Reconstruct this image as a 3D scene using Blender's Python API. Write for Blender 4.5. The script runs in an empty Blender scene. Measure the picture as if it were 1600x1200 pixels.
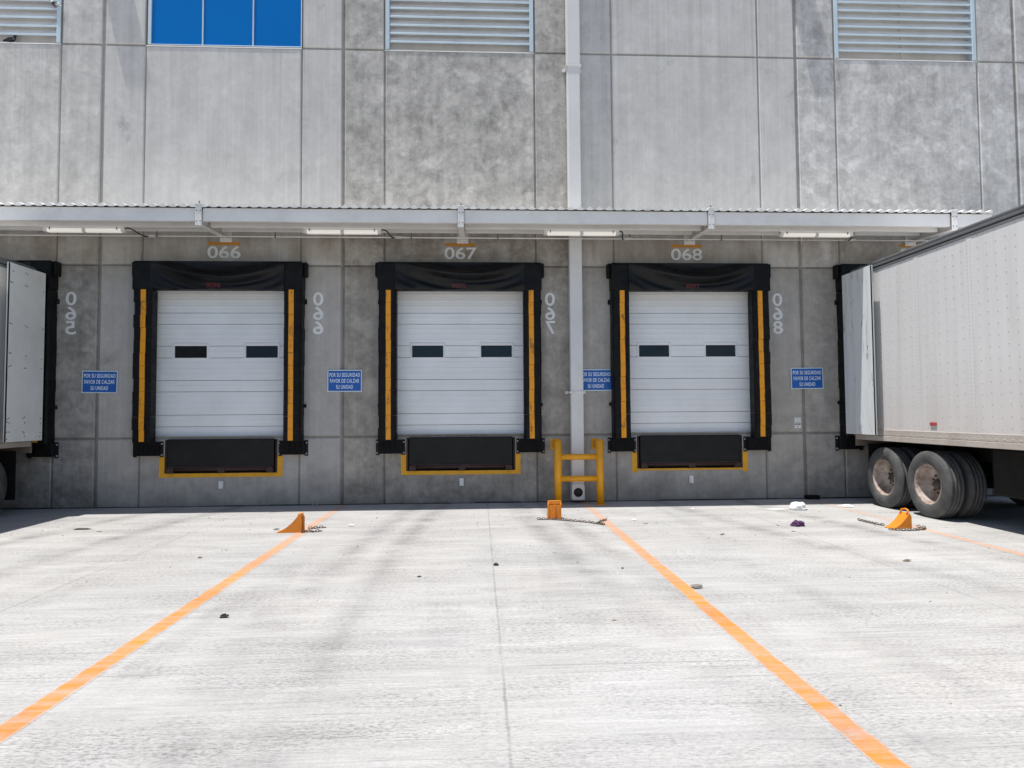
import bpy, bmesh, math, random
from mathutils import Vector, Matrix
PI = math.pi
random.seed(7)
scene = bpy.context.scene
COL = scene.collection

# ------------------------------------------------------------------ camera, sky, sun, exposure
cam = bpy.data.cameras.new('camera'); cam_o = bpy.data.objects.new('camera', cam); COL.objects.link(cam_o)
cam.sensor_width = 36.0; cam.lens = 36.0 * 1050.0 / 1600.0; cam.clip_start = 0.05; cam.clip_end = 2000
YAW, PITCH, ROLL = 0.04897, 0.04380, -0.006763
fw = Vector((math.sin(YAW)*math.cos(PITCH), math.cos(YAW)*math.cos(PITCH), math.sin(PITCH)))
rt = Vector((math.cos(YAW), -math.sin(YAW), 0)); up = rt.cross(fw)
r2 = rt*math.cos(ROLL) + up*math.sin(ROLL); u2 = up*math.cos(ROLL) - rt*math.sin(ROLL)
m = Matrix((r2, u2, -fw)).transposed().to_4x4(); m.translation = Vector((0, -12.3016, 1.62))
cam_o.matrix_world = m
scene.camera = cam_o

SUN_DIR = Vector((-0.235, -0.085, 1.0)).normalized()
world = bpy.data.worlds.new('World'); scene.world = world; world.use_nodes = True
wn = world.node_tree.nodes; bg = wn['Background']
sky = wn.new('ShaderNodeTexSky'); sky.sky_type = 'NISHITA'; sky.sun_disc = False
sky.sun_elevation = math.asin(SUN_DIR.z); sky.sun_rotation = math.atan2(SUN_DIR.x, SUN_DIR.y)
sky.air_density = 1.0; sky.dust_density = 1.0
world.node_tree.links.new(sky.outputs[0], bg.inputs[0]); bg.inputs[1].default_value = 0.10
sun = bpy.data.lights.new('sun', 'SUN'); sun.energy = 4.6; sun.angle = math.radians(0.5); sun.color = (1.0, 0.965, 0.915)
sun_o = bpy.data.objects.new('sun', sun); COL.objects.link(sun_o)
sun_o.rotation_euler = SUN_DIR.to_track_quat('Z', 'Y').to_euler(); sun_o.location = (-5, -6, 20)
vs = scene.view_settings; vs.view_transform = 'Standard'; vs.look = 'None'; vs.gamma = 1.0; vs.use_curve_mapping = False
vs.exposure = 0.34
scene.render.engine = 'CYCLES'

# ------------------------------------------------------------------ node helpers and materials
class NT:
    def __init__(s, name):
        s.m = bpy.data.materials.new(name); s.m.use_nodes = True
        s.t = s.m.node_tree; s.b = s.t.nodes['Principled BSDF']
    def n(s, typ, **kw):
        o = s.t.nodes.new('ShaderNode' + typ)
        for k, v in kw.items(): setattr(o, k, v)
        return o
    def link(s, a, b): s.t.links.new(a, b)
    def put(s, sock, v):
        if hasattr(v, 'is_output'): s.link(v, sock)
        else: sock.default_value = v
    def math(s, op, a, b=0.0, c=None, clamp=False):
        o = s.n('Math', operation=op); o.use_clamp = clamp
        s.put(o.inputs[0], a); s.put(o.inputs[1], b)
        if c is not None: s.put(o.inputs[2], c)
        return o.outputs[0]
    def mix(s, f, a, b, mode='MIX'):
        o = s.n('Mix', data_type='RGBA', blend_type=mode)
        s.put(o.inputs[0], f)
        for i, v in ((6, a), (7, b)):
            if isinstance(v, tuple) and len(v) == 3: v = v + (1,)
            s.put(o.inputs[i], v)
        return o.outputs[2]
    def pos(s, obj=False):
        if obj: return s.n('TexCoord').outputs['Object']
        return s.n('NewGeometry').outputs['Position']
    def scale(s, v, sx, sy, sz, off=(0, 0, 0)):
        o = s.n('Mapping'); s.link(v, o.inputs[0]); o.inputs['Scale'].default_value = (sx, sy, sz); o.inputs['Location'].default_value = off
        return o.outputs[0]
    def noise(s, v, sc, det=4, rough=0.55, dist=0.0):
        o = s.n('TexNoise'); s.link(v, o.inputs['Vector']); o.inputs['Scale'].default_value = sc
        o.inputs['Detail'].default_value = det; o.inputs['Roughness'].default_value = rough; o.inputs['Distortion'].default_value = dist
        return o.outputs[0]
    def ramp(s, v, a, b, lo=0.0, hi=1.0):
        o = s.n('MapRange'); o.clamp = True; s.put(o.inputs[0], v)
        o.inputs[1].default_value = a; o.inputs[2].default_value = b; o.inputs[3].default_value = lo; o.inputs[4].default_value = hi
        return o.outputs[0]
    def bump(s, h, strength=0.2, dist=0.01):
        o = s.n('Bump'); o.inputs['Strength'].default_value = strength; o.inputs['Distance'].default_value = dist
        s.link(h, o.inputs['Height']); s.link(o.outputs[0], s.b.inputs['Normal'])
    def set(s, **kw):
        for k, v in kw.items():
            i = s.b.inputs[k.replace('_', ' ')]
            if isinstance(v, tuple) and len(v) == 3: v = v + (1,)
            s.put(i, v)
        return s

def painted(name, col, rough=0.45, dirt=0.25, dirt_col=(0.12, 0.10, 0.08), scale=3.0, metal=0.0, spec=0.5, chips=None):
    k = NT(name); p = k.pos()
    d = k.ramp(k.noise(p, scale, 7, 0.65), 0.45, 0.75)
    c = k.mix(k.math('MULTIPLY', d, dirt), col, dirt_col)
    v = k.ramp(k.noise(p, scale*0.35, 3), 0.3, 0.7, 0.92, 1.06)
    c = k.mix(1.0, c, k.n('CombineColor').outputs[0], 'MIX') if False else c
    hs = k.n('HueSaturation'); k.link(c, hs.inputs['Color']); k.link(v, hs.inputs['Value']); c = hs.outputs[0]
    if chips:
        f = k.ramp(k.noise(p, scale*6, 5, 0.7), 0.66, 0.70); c = k.mix(f, c, chips)
    k.set(Base_Color=c, Roughness=k.ramp(k.noise(p, scale*4, 4), 0.3, 0.7, rough-0.08, rough+0.1), Metallic=metal)
    k.b.inputs['Specular IOR Level'].default_value = spec
    return k.m

def concrete_wall():
    k = NT('concrete_wall'); p = k.pos()
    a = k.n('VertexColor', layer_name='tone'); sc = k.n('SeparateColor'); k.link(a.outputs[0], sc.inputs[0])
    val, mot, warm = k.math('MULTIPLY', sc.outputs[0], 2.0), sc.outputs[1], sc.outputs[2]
    c = k.mix(warm, (0.404, 0.394, 0.378), (0.390, 0.358, 0.312))
    st = k.noise(k.scale(p, 9, 1, 0.22), 1.0, 6, 0.6)                      # vertical run-off streaks
    st2 = k.noise(k.scale(p, 40, 1, 0.5), 1.0, 3, 0.6)
    big = k.noise(p, 0.8, 5, 0.6)
    f = k.math('ADD', k.ramp(st, 0.25, 0.75, 0.90, 1.08), k.ramp(st2, 0.3, 0.7, -0.035, 0.035))
    f = k.math('MULTIPLY', f, k.ramp(big, 0.3, 0.7, 0.93, 1.06))
    # blotchy panels: darker ground, lighter rounded patches
    n1 = k.noise(p, 2.3, 10, 0.74, 0.4); n2 = k.noise(k.scale(p, 1, 1, 1, (3.1, 0, 7.7)), 2.6, 2.5, 0.5, 0.15); n3 = k.noise(p, 11, 6, 0.7)
    rim_ = k.math('MULTIPLY', k.ramp(n2, 0.535, 0.555), k.ramp(n2, 0.580, 0.560))     # tide marks round the patches
    n4 = k.noise(k.scale(p, 1, 1, 1, (8.3, 0, 1.2)), 5.2, 6, 0.72, 0.6)
    blot = k.math('ADD', k.ramp(n1, 0.38, 0.62, -0.26, 0.12), k.ramp(n2, 0.54, 0.62, 0.0, 0.18))
    blot = k.math('ADD', blot, k.ramp(n4, 0.40, 0.60, -0.13, 0.10))
    blot = k.math('ADD', blot, k.ramp(n3, 0.35, 0.65, -0.07, 0.07))
    blot = k.math('SUBTRACT', blot, k.math('MULTIPLY', rim_, k.ramp(n4, 0.42, 0.64, 0.0, 0.16)))
    f = k.math('ADD', f, k.math('MULTIPLY', blot, mot))
    # rain streaks below the top joint
    zz_ = k.n('SeparateXYZ'); k.link(p, zz_.inputs[0])
    dr = k.math('MULTIPLY', k.ramp(k.noise(k.scale(p, 7, 1, 0.10), 1.0, 5, 0.65), 0.50, 0.66), k.ramp(zz_.outputs[2], 5.8, 8.3))
    f = k.math('SUBTRACT', f, k.math('MULTIPLY', dr, 0.10))
    # scattered dark stains and scuffs
    s1 = k.ramp(k.noise(k.scale(p, 1, 1, 0.7, (11, 0, 2)), 1.25, 8, 0.74, 0.5), 0.60, 0.72)
    f = k.math('SUBTRACT', f, k.math('MULTIPLY', s1, 0.30))
    # uneven band, darker towards the foot of the wall
    z = k.n('SeparateXYZ'); k.link(p, z.inputs[0])
    g = k.math('ADD', z.outputs[2], k.ramp(k.noise(p, 2.2, 6, 0.65), 0.3, 0.7, -0.35, 0.35))
    f = k.math('MULTIPLY', f, k.ramp(g, 0.0, 0.75, 0.66, 1.0))
    # brown stains, plus canopy shade painted into this band
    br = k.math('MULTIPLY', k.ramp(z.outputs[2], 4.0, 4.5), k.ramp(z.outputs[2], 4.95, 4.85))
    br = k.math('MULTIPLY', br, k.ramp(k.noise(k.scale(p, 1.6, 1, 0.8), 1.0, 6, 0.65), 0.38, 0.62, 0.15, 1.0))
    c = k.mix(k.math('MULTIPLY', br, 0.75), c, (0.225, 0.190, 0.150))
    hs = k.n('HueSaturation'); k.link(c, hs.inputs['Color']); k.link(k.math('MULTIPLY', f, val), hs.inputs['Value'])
    k.set(Base_Color=hs.outputs[0], Roughness=0.88); k.b.inputs['Specular IOR Level'].default_value = 0.25
    k.bump(k.math('ADD', n3, k.math('MULTIPLY', st2, 0.5)), 0.10, 0.01)
    return k.m

def yard_colour(k):
    p = k.pos()
    big = k.noise(k.scale(p, 0.22, 0.5, 1), 1.0, 5, 0.6)
    mid = k.noise(k.scale(p, 0.55, 2.6, 1), 1.0, 7, 0.66, 0.2)
    fine = k.noise(k.scale(p, 1.6, 30, 1), 1.0, 6, 0.72)
    line = k.noise(k.scale(p, 0.9, 62, 1), 1.0, 5, 0.75)
    grit = k.noise(p, 55, 3, 0.7)
    grain = k.noise(k.scale(p, 26, 75, 1), 1.0, 4, 0.72)
    gm = k.ramp(k.noise(k.scale(p, 0.7, 2.2, 1, (6, 3, 0)), 1.0, 6, 0.65), 0.36, 0.64, 0.12, 1.0)
    f = k.math('MULTIPLY', k.ramp(big, 0.28, 0.72, 0.90, 1.06), k.ramp(mid, 0.28, 0.72, 0.84, 1.09))
    f = k.math('MULTIPLY', f, k.ramp(fine, 0.28, 0.72, 0.80, 1.12))
    f = k.math('MULTIPLY', f, k.ramp(line, 0.57, 0.70, 1.0, 0.55))        # broom-finish grooves
    f = k.math('MULTIPLY', f, k.ramp(grit, 0.3, 0.7, 0.90, 1.08))
    f = k.math('MULTIPLY', f, k.math('SUBTRACT', 1.0, k.math('MULTIPLY', k.ramp(grain, 0.46, 0.62), k.math('MULTIPLY', gm, 0.48))))
    # tyre tracks running out from the docks
    tr = k.noise(k.scale(p, 1.3, 0.16, 1, (4.3, 1, 0)), 1.0, 5, 0.6, 0.9)
    trm = k.math('MULTIPLY', k.ramp(tr, 0.53, 0.66), k.ramp(k.noise(k.scale(p, 0.8, 1.6, 1), 1.0, 8, 0.74), 0.38, 0.60))
    f = k.math('MULTIPLY', f, k.math('SUBTRACT', 1.0, k.math('MULTIPLY', trm, 0.15)))
    s = k.n('SeparateXYZ'); k.link(p, s.inputs[0])
    acc = None
    for x0, sl, cv, w in ((-1.05, 0.15, 0.010, 0.16), (-0.62, 0.13, 0.010, 0.14), (0.62, -0.07, 0.004, 0.18), (1.05, -0.09, 0.004, 0.16), (-5.3, 0.34, 0.03, 0.17), (-4.2, 0.30, 0.03, 0.17), (3.2, -0.16, 0.012, 0.18), (4.75, -0.12, 0.014, 0.16)):
        y = s.outputs[1]
        xt = k.math('ADD', k.math('MULTIPLY', y, sl), k.math('MULTIPLY', k.math('MULTIPLY', y, y), cv))
        dd = k.math('ABSOLUTE', k.math('SUBTRACT', k.math('SUBTRACT', s.outputs[0], x0), xt))
        v = k.ramp(dd, 0.02, w*1.5, 1.0, 0.0)
        acc = v if acc is None else k.math('MAXIMUM', acc, v)
    trk = k.math('MULTIPLY', acc, k.ramp(k.noise(k.scale(p, 1.6, 3.0, 1, (5, 2, 0)), 1.0, 8, 0.75), 0.36, 0.64))
    trk = k.math('MULTIPLY', trk, k.ramp(s.outputs[1], -8.5, -3.0, 0.25, 1.0))
    f = k.math('MULTIPLY', f, k.math('SUBTRACT', 1.0, k.math('MULTIPLY', trk, 0.40)))
    sp = k.ramp(k.noise(k.scale(p, 1, 1, 1, (2, 9, 0)), 3.4, 8, 0.75), 0.70, 0.78)
    f = k.math('MULTIPLY', f, k.math('SUBTRACT', 1.0, k.math('MULTIPLY', sp, 0.45)))
    s = k.n('SeparateXYZ'); k.link(p, s.inputs[0])
    wob = k.ramp(k.noise(p, 3.5, 5, 0.7), 0.2, 0.8, -0.008, 0.008)
    # sawn joints between slabs
    xm = k.math('PINGPONG', k.math('ADD', k.math('ADD', s.outputs[0], wob), -0.14), 2.065)
    ym = k.math('PINGPONG', k.math('ADD', k.math('ADD', s.outputs[1], k.math('MULTIPLY', wob, 0.5)), 7.92), 4.0)
    j = k.math('MAXIMUM', k.ramp(xm, 0.004, 0.013, 0.75, 0), k.ramp(ym, 0.003, 0.010, 0.7, 0))
    j = k.math('MULTIPLY', j, k.ramp(k.noise(p, 1.6, 5), 0.35, 0.62, 0.25, 0.8))
    f = k.math('MULTIPLY', f, k.math('SUBTRACT', 1.0, k.math('MULTIPLY', j, 0.5)))
    c = k.mix(k.ramp(k.noise(p, 0.45, 4), 0.35, 0.65), (0.468, 0.457, 0.441), (0.465, 0.460, 0.451))
    hs = k.n('HueSaturation'); k.link(c, hs.inputs['Color']); k.link(f, hs.inputs['Value'])
    return hs.outputs[0], k.math('ADD', fine, k.math('MULTIPLY', grit, 0.6)), p

def yard_mat():
    k = NT('yard_concrete'); c, h, p = yard_colour(k)
    k.set(Base_Color=c, Roughness=0.9); k.b.inputs['Specular IOR Level'].default_value = 0.2; k.bump(h, 0.22, 0.01)
    return k.m

def line_mat():
    k = NT('worn_orange_paint'); c, h, p = yard_colour(k)
    s = k.n('SeparateXYZ'); k.link(p, s.inputs[0])
    wear = k.ramp(s.outputs[1], -6.0, -1.2, 0.92, 0.38)                  # traffic has rubbed the dock end pale
    wr = k.ramp(s.outputs[0], 4.5, 6.0, 1.0, 0.55)
    n = k.ramp(k.noise(k.scale(p, 1.2, 9, 1), 1.0, 8, 0.75), 0.32, 0.60, 0.40, 1.08)
    f = k.math('MULTIPLY', k.math('MULTIPLY', wear, wr), n, clamp=True)
    so = k.n('SeparateXYZ'); k.link(k.pos(True), so.inputs[0])
    ed = k.math('ADD', k.math('ABSOLUTE', so.outputs[0]), k.ramp(k.noise(k.scale(p, 14, 5, 1), 1.0, 5, 0.7), 0.25, 0.75, -0.012, 0.012))
    f = k.math('MULTIPLY', f, k.ramp(ed, 0.058, 0.074, 1.0, 0.0))          # ragged paint edge
    o = k.mix(k.ramp(k.noise(p, 1.2, 5), 0.35, 0.65), (0.64, 0.245, 0.032), (0.60, 0.205, 0.040))
    sm = k.ramp(k.noise(k.scale(p, 2.5, 1.2, 1, (1, 7, 0)), 1.0, 8, 0.75), 0.55, 0.72)       # black tyre scuffs over the paint
    o = k.mix(k.math('MULTIPLY', sm, 0.45), o, (0.24, 0.13, 0.07))
    k.set(Base_Color=k.mix(f, c, o), Roughness=0.8); k.b.inputs['Specular IOR Level'].default_value = 0.25; k.bump(h, 0.15, 0.01)
    return k.m

def fabric_mat(name='black_vinyl_fabric', spec=0.20, r0=0.42, r1=0.62):
    k = NT(name); p = k.pos()
    d = k.ramp(k.noise(p, 4, 8, 0.7), 0.45, 0.8)
    c = k.mix(d, (0.0035, 0.0040, 0.0048), (0.013, 0.0135, 0.0135))
    k.set(Base_Color=c, Roughness=k.ramp(k.noise(p, 7, 4), 0.3, 0.7, r0, r1)); k.b.inputs['Specular IOR Level'].default_value = spec
    k.bump(k.noise(p, 14, 5, 0.6), 0.25, 0.02)
    return k.m

def yellow_strip_mat():
    k = NT('yellow_guide_vinyl'); p = k.pos()
    smu = k.ramp(k.noise(k.scale(p, 9, 1, 3.2), 1.0, 7, 0.74), 0.54, 0.66)
    c = k.mix(k.math('MULTIPLY', smu, 0.8), (0.84, 0.335, 0.006), (0.07, 0.045, 0.02))
    k.set(Base_Color=c, Roughness=0.5)
    return k.m

def glass_dark(name='dark_door_glass', col=(0.005, 0.007, 0.008)):
    k = NT(name); k.set(Base_Color=col, Roughness=0.08); k.b.inputs['Specular IOR Level'].default_value = 0.25
    return k.m

def blue_glass():
    k = NT('blue_film_glass'); p = k.pos()
    n = k.ramp(k.noise(p, 0.5, 2), 0.3, 0.7)
    k.set(Base_Color=k.mix(n, (0.000, 0.155, 0.50), (0.000, 0.145, 0.46)), Roughness=0.12); k.b.inputs['Specular IOR Level'].default_value = 0.3
    return k.m

def tyre_mat():
    k = NT('tyre_rubber'); p = k.pos(True)
    d = k.ramp(k.noise(p, 5, 7, 0.7), 0.35, 0.75)
    k.set(Base_Color=k.mix(d, (0.045, 0.046, 0.047), (0.115, 0.113, 0.108)), Roughness=0.75); k.bump(k.noise(p, 30, 4), 0.15, 0.01)
    return k.m

def trailer_white():
    k = NT('trailer_white_paint'); p = k.pos()
    s = k.n('SeparateXYZ'); k.link(p, s.inputs[0])
    st = k.noise(k.scale(p, 1, 7, 0.3), 1.0, 6, 0.65)
    d = k.ramp(st, 0.46, 0.78)
    c = k.mix(k.math('MULTIPLY', d, 0.30), (0.69, 0.685, 0.675), (0.40, 0.36, 0.31))
    low_refl = k.math('MULTIPLY', k.ramp(s.outputs[2], 2.4, 1.1), k.ramp(k.noise(p, 1.6, 6, 0.6), 0.2, 0.8, 0.25, 0.6))   # warm yard reflection painted into the lower side
    c = k.mix(k.math('MULTIPLY', low_refl, 0.8), c, (0.47, 0.385, 0.335))
    k.set(Base_Color=c, Roughness=0.42); k.b.inputs['Specular IOR Level'].default_value = 0.4
    k.bump(k.noise(k.scale(p, 1, 1.3, 0.5), 1.3, 3), 0.12, 0.03)
    return k.m

def scuffed_white():
    k = NT('scuffed_white_door_paint'); p = k.pos()
    v = k.ramp(k.noise(k.scale(p, 20, 11, 2.2), 1.0, 8, 0.75, 0.5), 0.565, 0.62)
    w = k.ramp(k.noise(p, 1.6, 5), 0.42, 0.55)
    c = k.mix(k.math('MULTIPLY', v, w), (0.74, 0.77, 0.775), (0.06, 0.06, 0.06))
    c = k.mix(k.ramp(k.noise(k.scale(p, 4, 6, 0.6), 1.0, 6), 0.45, 0.8, 0, 0.35), c, (0.33, 0.31, 0.28))
    k.set(Base_Color=c, Roughness=0.45)
    return k.m

def rim_mat():
    k = NT('rusty_white_rim'); p = k.pos(True)
    r = k.ramp(k.noise(p, 6, 8, 0.7), 0.36, 0.62)
    k.set(Base_Color=k.mix(r, (0.50, 0.44, 0.39), (0.19, 0.125, 0.09)), Roughness=0.55)
    return k.m

def emit_mat(name, col, strength):
    k = NT(name); k.set(Base_Color=(0.8, 0.8, 0.78), Roughness=0.4, Emission_Color=col); k.b.inputs['Emission Strength'].default_value = strength
    return k.m

M = dict(
    wall=concrete_wall(), yard=yard_mat(), line=line_mat(), fabric=fabric_mat(), curtain=fabric_mat('black_curtain_fabric', 0.30, 0.34, 0.50), strip=yellow_strip_mat(), glass=glass_dark(), navy=glass_dark('navy_reflection_glass', (0.010, 0.022, 0.036)), blue=blue_glass(),
    tyre=tyre_mat(), trailer=trailer_white(), scuff=scuffed_white(), rim=rim_mat(),
    canopy=painted('canopy_light_grey_paint', (0.84, 0.82, 0.785), 0.45, 0.12), pipe=painted('pipe_grey_paint', (0.71, 0.705, 0.69), 0.42, 0.15, scale=1.5),
    roof=painted('galvanised_roof_sheet', (0.80, 0.79, 0.75), 0.4, 0.30, scale=2.0),
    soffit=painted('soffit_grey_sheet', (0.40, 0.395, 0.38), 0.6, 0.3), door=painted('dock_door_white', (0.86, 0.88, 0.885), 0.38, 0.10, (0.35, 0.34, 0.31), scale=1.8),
    groove=painted('door_groove_grey', (0.40, 0.41, 0.42), 0.6, 0.1), frame=painted('door_frame_white', (0.82, 0.84, 0.85), 0.4, 0.15),
    louvre=painted('louvre_pale_blue', (0.55, 0.655, 0.71), 0.4, 0.12), lback=painted('louvre_grey_blade', (0.80, 0.78, 0.75), 0.6, 0.2),
    num=painted('wall_number_grey_paint', (0.84, 0.85, 0.85), 0.7, 0.16, scale=8), bar=painted('orange_wall_paint', (0.62, 0.27, 0.03), 0.6, 0.3, scale=6),
    yellow=painted('yellow_safety_paint', (0.88, 0.40, 0.008), 0.42, 0.22, (0.25, 0.11, 0.02), scale=5, chips=(0.12, 0.07, 0.04)),
    dockyellow=painted('yellow_dock_edge_paint', (0.84, 0.41, 0.012), 0.6, 0.28, (0.16, 0.12, 0.07), scale=5, chips=(0.16, 0.14, 0.12)),
    orange=painted('orange_chock_paint', (0.74, 0.235, 0.012), 0.45, 0.3, (0.24, 0.10, 0.03), scale=9, chips=(0.20, 0.10, 0.05)),
    rubber=painted('black_bumper_rubber', (0.005, 0.005, 0.0055), 0.65, 0.3, (0.03, 0.03, 0.03), scale=9, spec=0.2), steel=painted('black_leveler_steel', (0.011, 0.0115, 0.012), 0.5, 0.5, (0.026, 0.025, 0.024), scale=4, spec=0.25),
    rusty=painted('dark_rusty_steel', (0.042, 0.020, 0.018), 0.65, 0.5, (0.09, 0.05, 0.035), scale=6), bolt=painted('zinc_bolt', (0.55, 0.55, 0.55), 0.35, 0.2, metal=0.6),
    sign=painted('sign_blue', (0.002, 0.110, 0.46), 0.4, 0.06, (0.05, 0.10, 0.25), scale=6), signborder=painted('sign_pale_border', (0.66, 0.78, 0.80), 0.4, 0.1), signtext=painted('sign_white_letters', (0.85, 0.95, 0.97), 0.45, 0.1),
    white=painted('white_plastic', (0.78, 0.78, 0.77), 0.4, 0.1), paper=painted('white_paper', (0.80, 0.80, 0.78), 0.7, 0.1), black=painted('black_ink', (0.02, 0.02, 0.02), 0.6, 0.1),
    rail=painted('weathered_aluminium_rail', (0.20, 0.205, 0.21), 0.45, 0.4, (0.08, 0.075, 0.07), metal=0.3), rivet=painted('rivet_grey', (0.40, 0.385, 0.37), 0.5, 0.2),
    siderail=painted('dirty_beige_side_rail', (0.50, 0.45, 0.40), 0.5, 0.4, (0.24, 0.19, 0.15), scale=3), chassis=painted('black_chassis', (0.010, 0.0095, 0.009), 0.75, 0.5, (0.022, 0.019, 0.016), spec=0.2),
    brownframe=painted('brown_rear_frame', (0.20, 0.165, 0.135), 0.6, 0.4), hub=painted('dark_greasy_hub', (0.05, 0.042, 0.036), 0.5, 0.4), plain=painted('clean_grey_white_door', (0.82, 0.83, 0.79), 0.45, 0.2, scale=1.2),
    redlens=painted('red_lens', (0.40, 0.07, 0.08), 0.25, 0.1), redtext=painted('faded_red_marker', (0.14, 0.014, 0.018), 0.8, 0.3), lens=emit_mat('lit_lamp_lens', (1.0, 0.92, 0.80, 1), 0.26), lamp=painted('lamp_white_housing', (0.70, 0.70, 0.68), 0.4, 0.1),
    chain=painted('rusty_chain', (0.16, 0.125, 0.10), 0.6, 0.5, (0.06, 0.045, 0.03), scale=30, metal=0.3), purple=painted('purple_cloth', (0.075, 0.022, 0.095), 0.8, 0.3, (0.01, 0.01, 0.015), scale=18), rag=painted('dark_rag', (0.035, 0.033, 0.032), 0.9, 0.3),
    wire=painted('grey_wire', (0.26, 0.25, 0.20), 0.6, 0.2), card=painted('greyish_cardboard', (0.42, 0.41, 0.36), 0.8, 0.3), brown=painted('dry_brown_scrap', (0.16, 0.12, 0.08), 0.9, 0.3),
)

# ------------------------------------------------------------------ mesh helpers
class MB:
    def __init__(s): s.bm = bmesh.new(); s.tone = None; s.mi = 0
    def _fin(s, faces):
        for f in faces: f.material_index = s.mi
    def box(s, x0, x1, y0, y1, z0, z1, bev=0.0, mat=None):
        g = bmesh.ops.create_cube(s.bm, size=1.0); vv = g['verts']
        for v in vv: v.co = Vector(((x0+x1)/2 + v.co.x*(x1-x0), (y0+y1)/2 + v.co.y*(y1-y0), (z0+z1)/2 + v.co.z*(z1-z0)))
        if mat is not None:
            for v in vv: v.co = mat @ v.co
        fs = list({f for v in vv for f in v.link_faces}); s._fin(fs)
        if bev > 0:
            es = list({e for v in vv for e in v.link_edges})
            r = bmesh.ops.bevel(s.bm, geom=es, offset=bev, segments=2, profile=0.5, affect='EDGES'); s._fin(r['faces'])
        return s
    def face(s, pts):
        f = s.bm.faces.new([s.bm.verts.new(p) for p in pts]); f.material_index = s.mi; return f
    def prism(s, poly, axis, a0, a1, mat=None):
        def P(q, a):
            v = Vector((a, q[0], q[1])) if axis == 'x' else Vector((q[0], a, q[1])) if axis == 'y' else Vector((q[0], q[1], a))
            return mat @ v if mat is not None else v
        A = [s.bm.verts.new(P(q, a0)) for q in poly]; B = [s.bm.verts.new(P(q, a1)) for q in poly]; n = len(poly); fs = []
        fs.append(s.bm.faces.new(A)); fs.append(s.bm.faces.new(B[::-1]))
        for i in range(n): fs.append(s.bm.faces.new([A[i], B[i], B[(i+1) % n], A[(i+1) % n]]))
        s._fin(fs); bmesh.ops.recalc_face_normals(s.bm, faces=fs); return s
    def tube(s, path, r, seg=10, caps=True, closed=False):
        path = [Vector(p) for p in path]; n = len(path); rings = []; ref = None
        for i, p in enumerate(path):
            if closed: t = path[(i+1) % n] - path[i-1]
            else: t = path[min(i+1, n-1)] - path[max(i-1, 0)]
            t.normalize()
            if ref is None:
                ref = Vector((0, 0, 1)) if abs(t.z) < 0.9 else Vector((1, 0, 0))
            u = (ref - t*ref.dot(t)).normalized(); w = t.cross(u); ref = u
            rr = r[i] if isinstance(r, (list, tuple)) else r
            rings.append([s.bm.verts.new(p + (u*math.cos(a) + w*math.sin(a))*rr) for a in [2*PI*k/seg for k in range(seg)]])
        fs = []
        for i in range(n if closed else n-1):
            A, B = rings[i], rings[(i+1) % n]
            for k in range(seg): fs.append(s.bm.faces.new([A[k], A[(k+1) % seg], B[(k+1) % seg], B[k]]))
        if caps and not closed: fs.append(s.bm.faces.new(rings[0][::-1])); fs.append(s.bm.faces.new(rings[-1]))
        for f in fs: f.smooth = True
        s._fin(fs); bmesh.ops.recalc_face_normals(s.bm, faces=fs); return s
    def lathe_x(s, prof, c, seg=64, closed=False):      # prof: (x, radius)
        c = Vector(c); rings = []
        for x, r in prof: rings.append([s.bm.verts.new(c + Vector((x, r*math.cos(2*PI*k/seg), r*math.sin(2*PI*k/seg)))) for k in range(seg)])
        fs = []
        for i in range(len(prof) if closed else len(prof)-1):
            A, B = rings[i], rings[(i+1) % len(prof)]
            for k in range(seg): fs.append(s.bm.faces.new([A[k], A[(k+1) % seg], B[(k+1) % seg], B[k]]))
        for f in fs: f.smooth = True
        s._fin(fs); bmesh.ops.recalc_face_normals(s.bm, faces=fs); return s
    def dome(s, p, n, r, h):                             # small rivet head: a six sided cap
        p = Vector(p); n = Vector(n); u = n.orthogonal().normalized(); w = n.cross(u)
        A = [s.bm.verts.new(p + (u*math.cos(a)+w*math.sin(a))*r) for a in [PI/3*k for k in range(6)]]
        B = [s.bm.verts.new(p + n*h + (u*math.cos(a)+w*math.sin(a))*r*0.55) for a in [PI/3*k for k in range(6)]]
        fs = [s.bm.faces.new(B)] + [s.bm.faces.new([A[k], A[(k+1) % 6], B[(k+1) % 6], B[k]]) for k in range(6)]
        s._fin(fs); return s
    def grid(s, fn, nu, nv):
        V = [[s.bm.verts.new(fn(i/nu, j/nv)) for j in range(nv+1)] for i in range(nu+1)]; fs = []
        for i in range(nu):
            for j in range(nv): fs.append(s.bm.faces.new([V[i][j], V[i+1][j], V[i+1][j+1], V[i][j+1]]))
        for f in fs: f.smooth = True
        s._fin(fs); return s
    def build(s, name, mats, parent=None, origin=None):
        if not isinstance(mats, (list, tuple)): mats = [mats]
        off = Vector((0, 0, 0))
        if origin is not None: off = Vector(origin)
        elif parent is not None:
            q = parent
            while q is not None: off += q.location; q = q.parent
        if off.length > 0: bmesh.ops.translate(s.bm, verts=s.bm.verts, vec=-off)
        me = bpy.data.meshes.new(name); s.bm.to_mesh(me); s.bm.free()
        for mm in mats: me.materials.append(mm)
        o = bpy.data.objects.new(name, me); COL.objects.link(o)
        if parent is not None: o.parent = parent
        if origin is not None: o.location = origin
        return o

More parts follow.
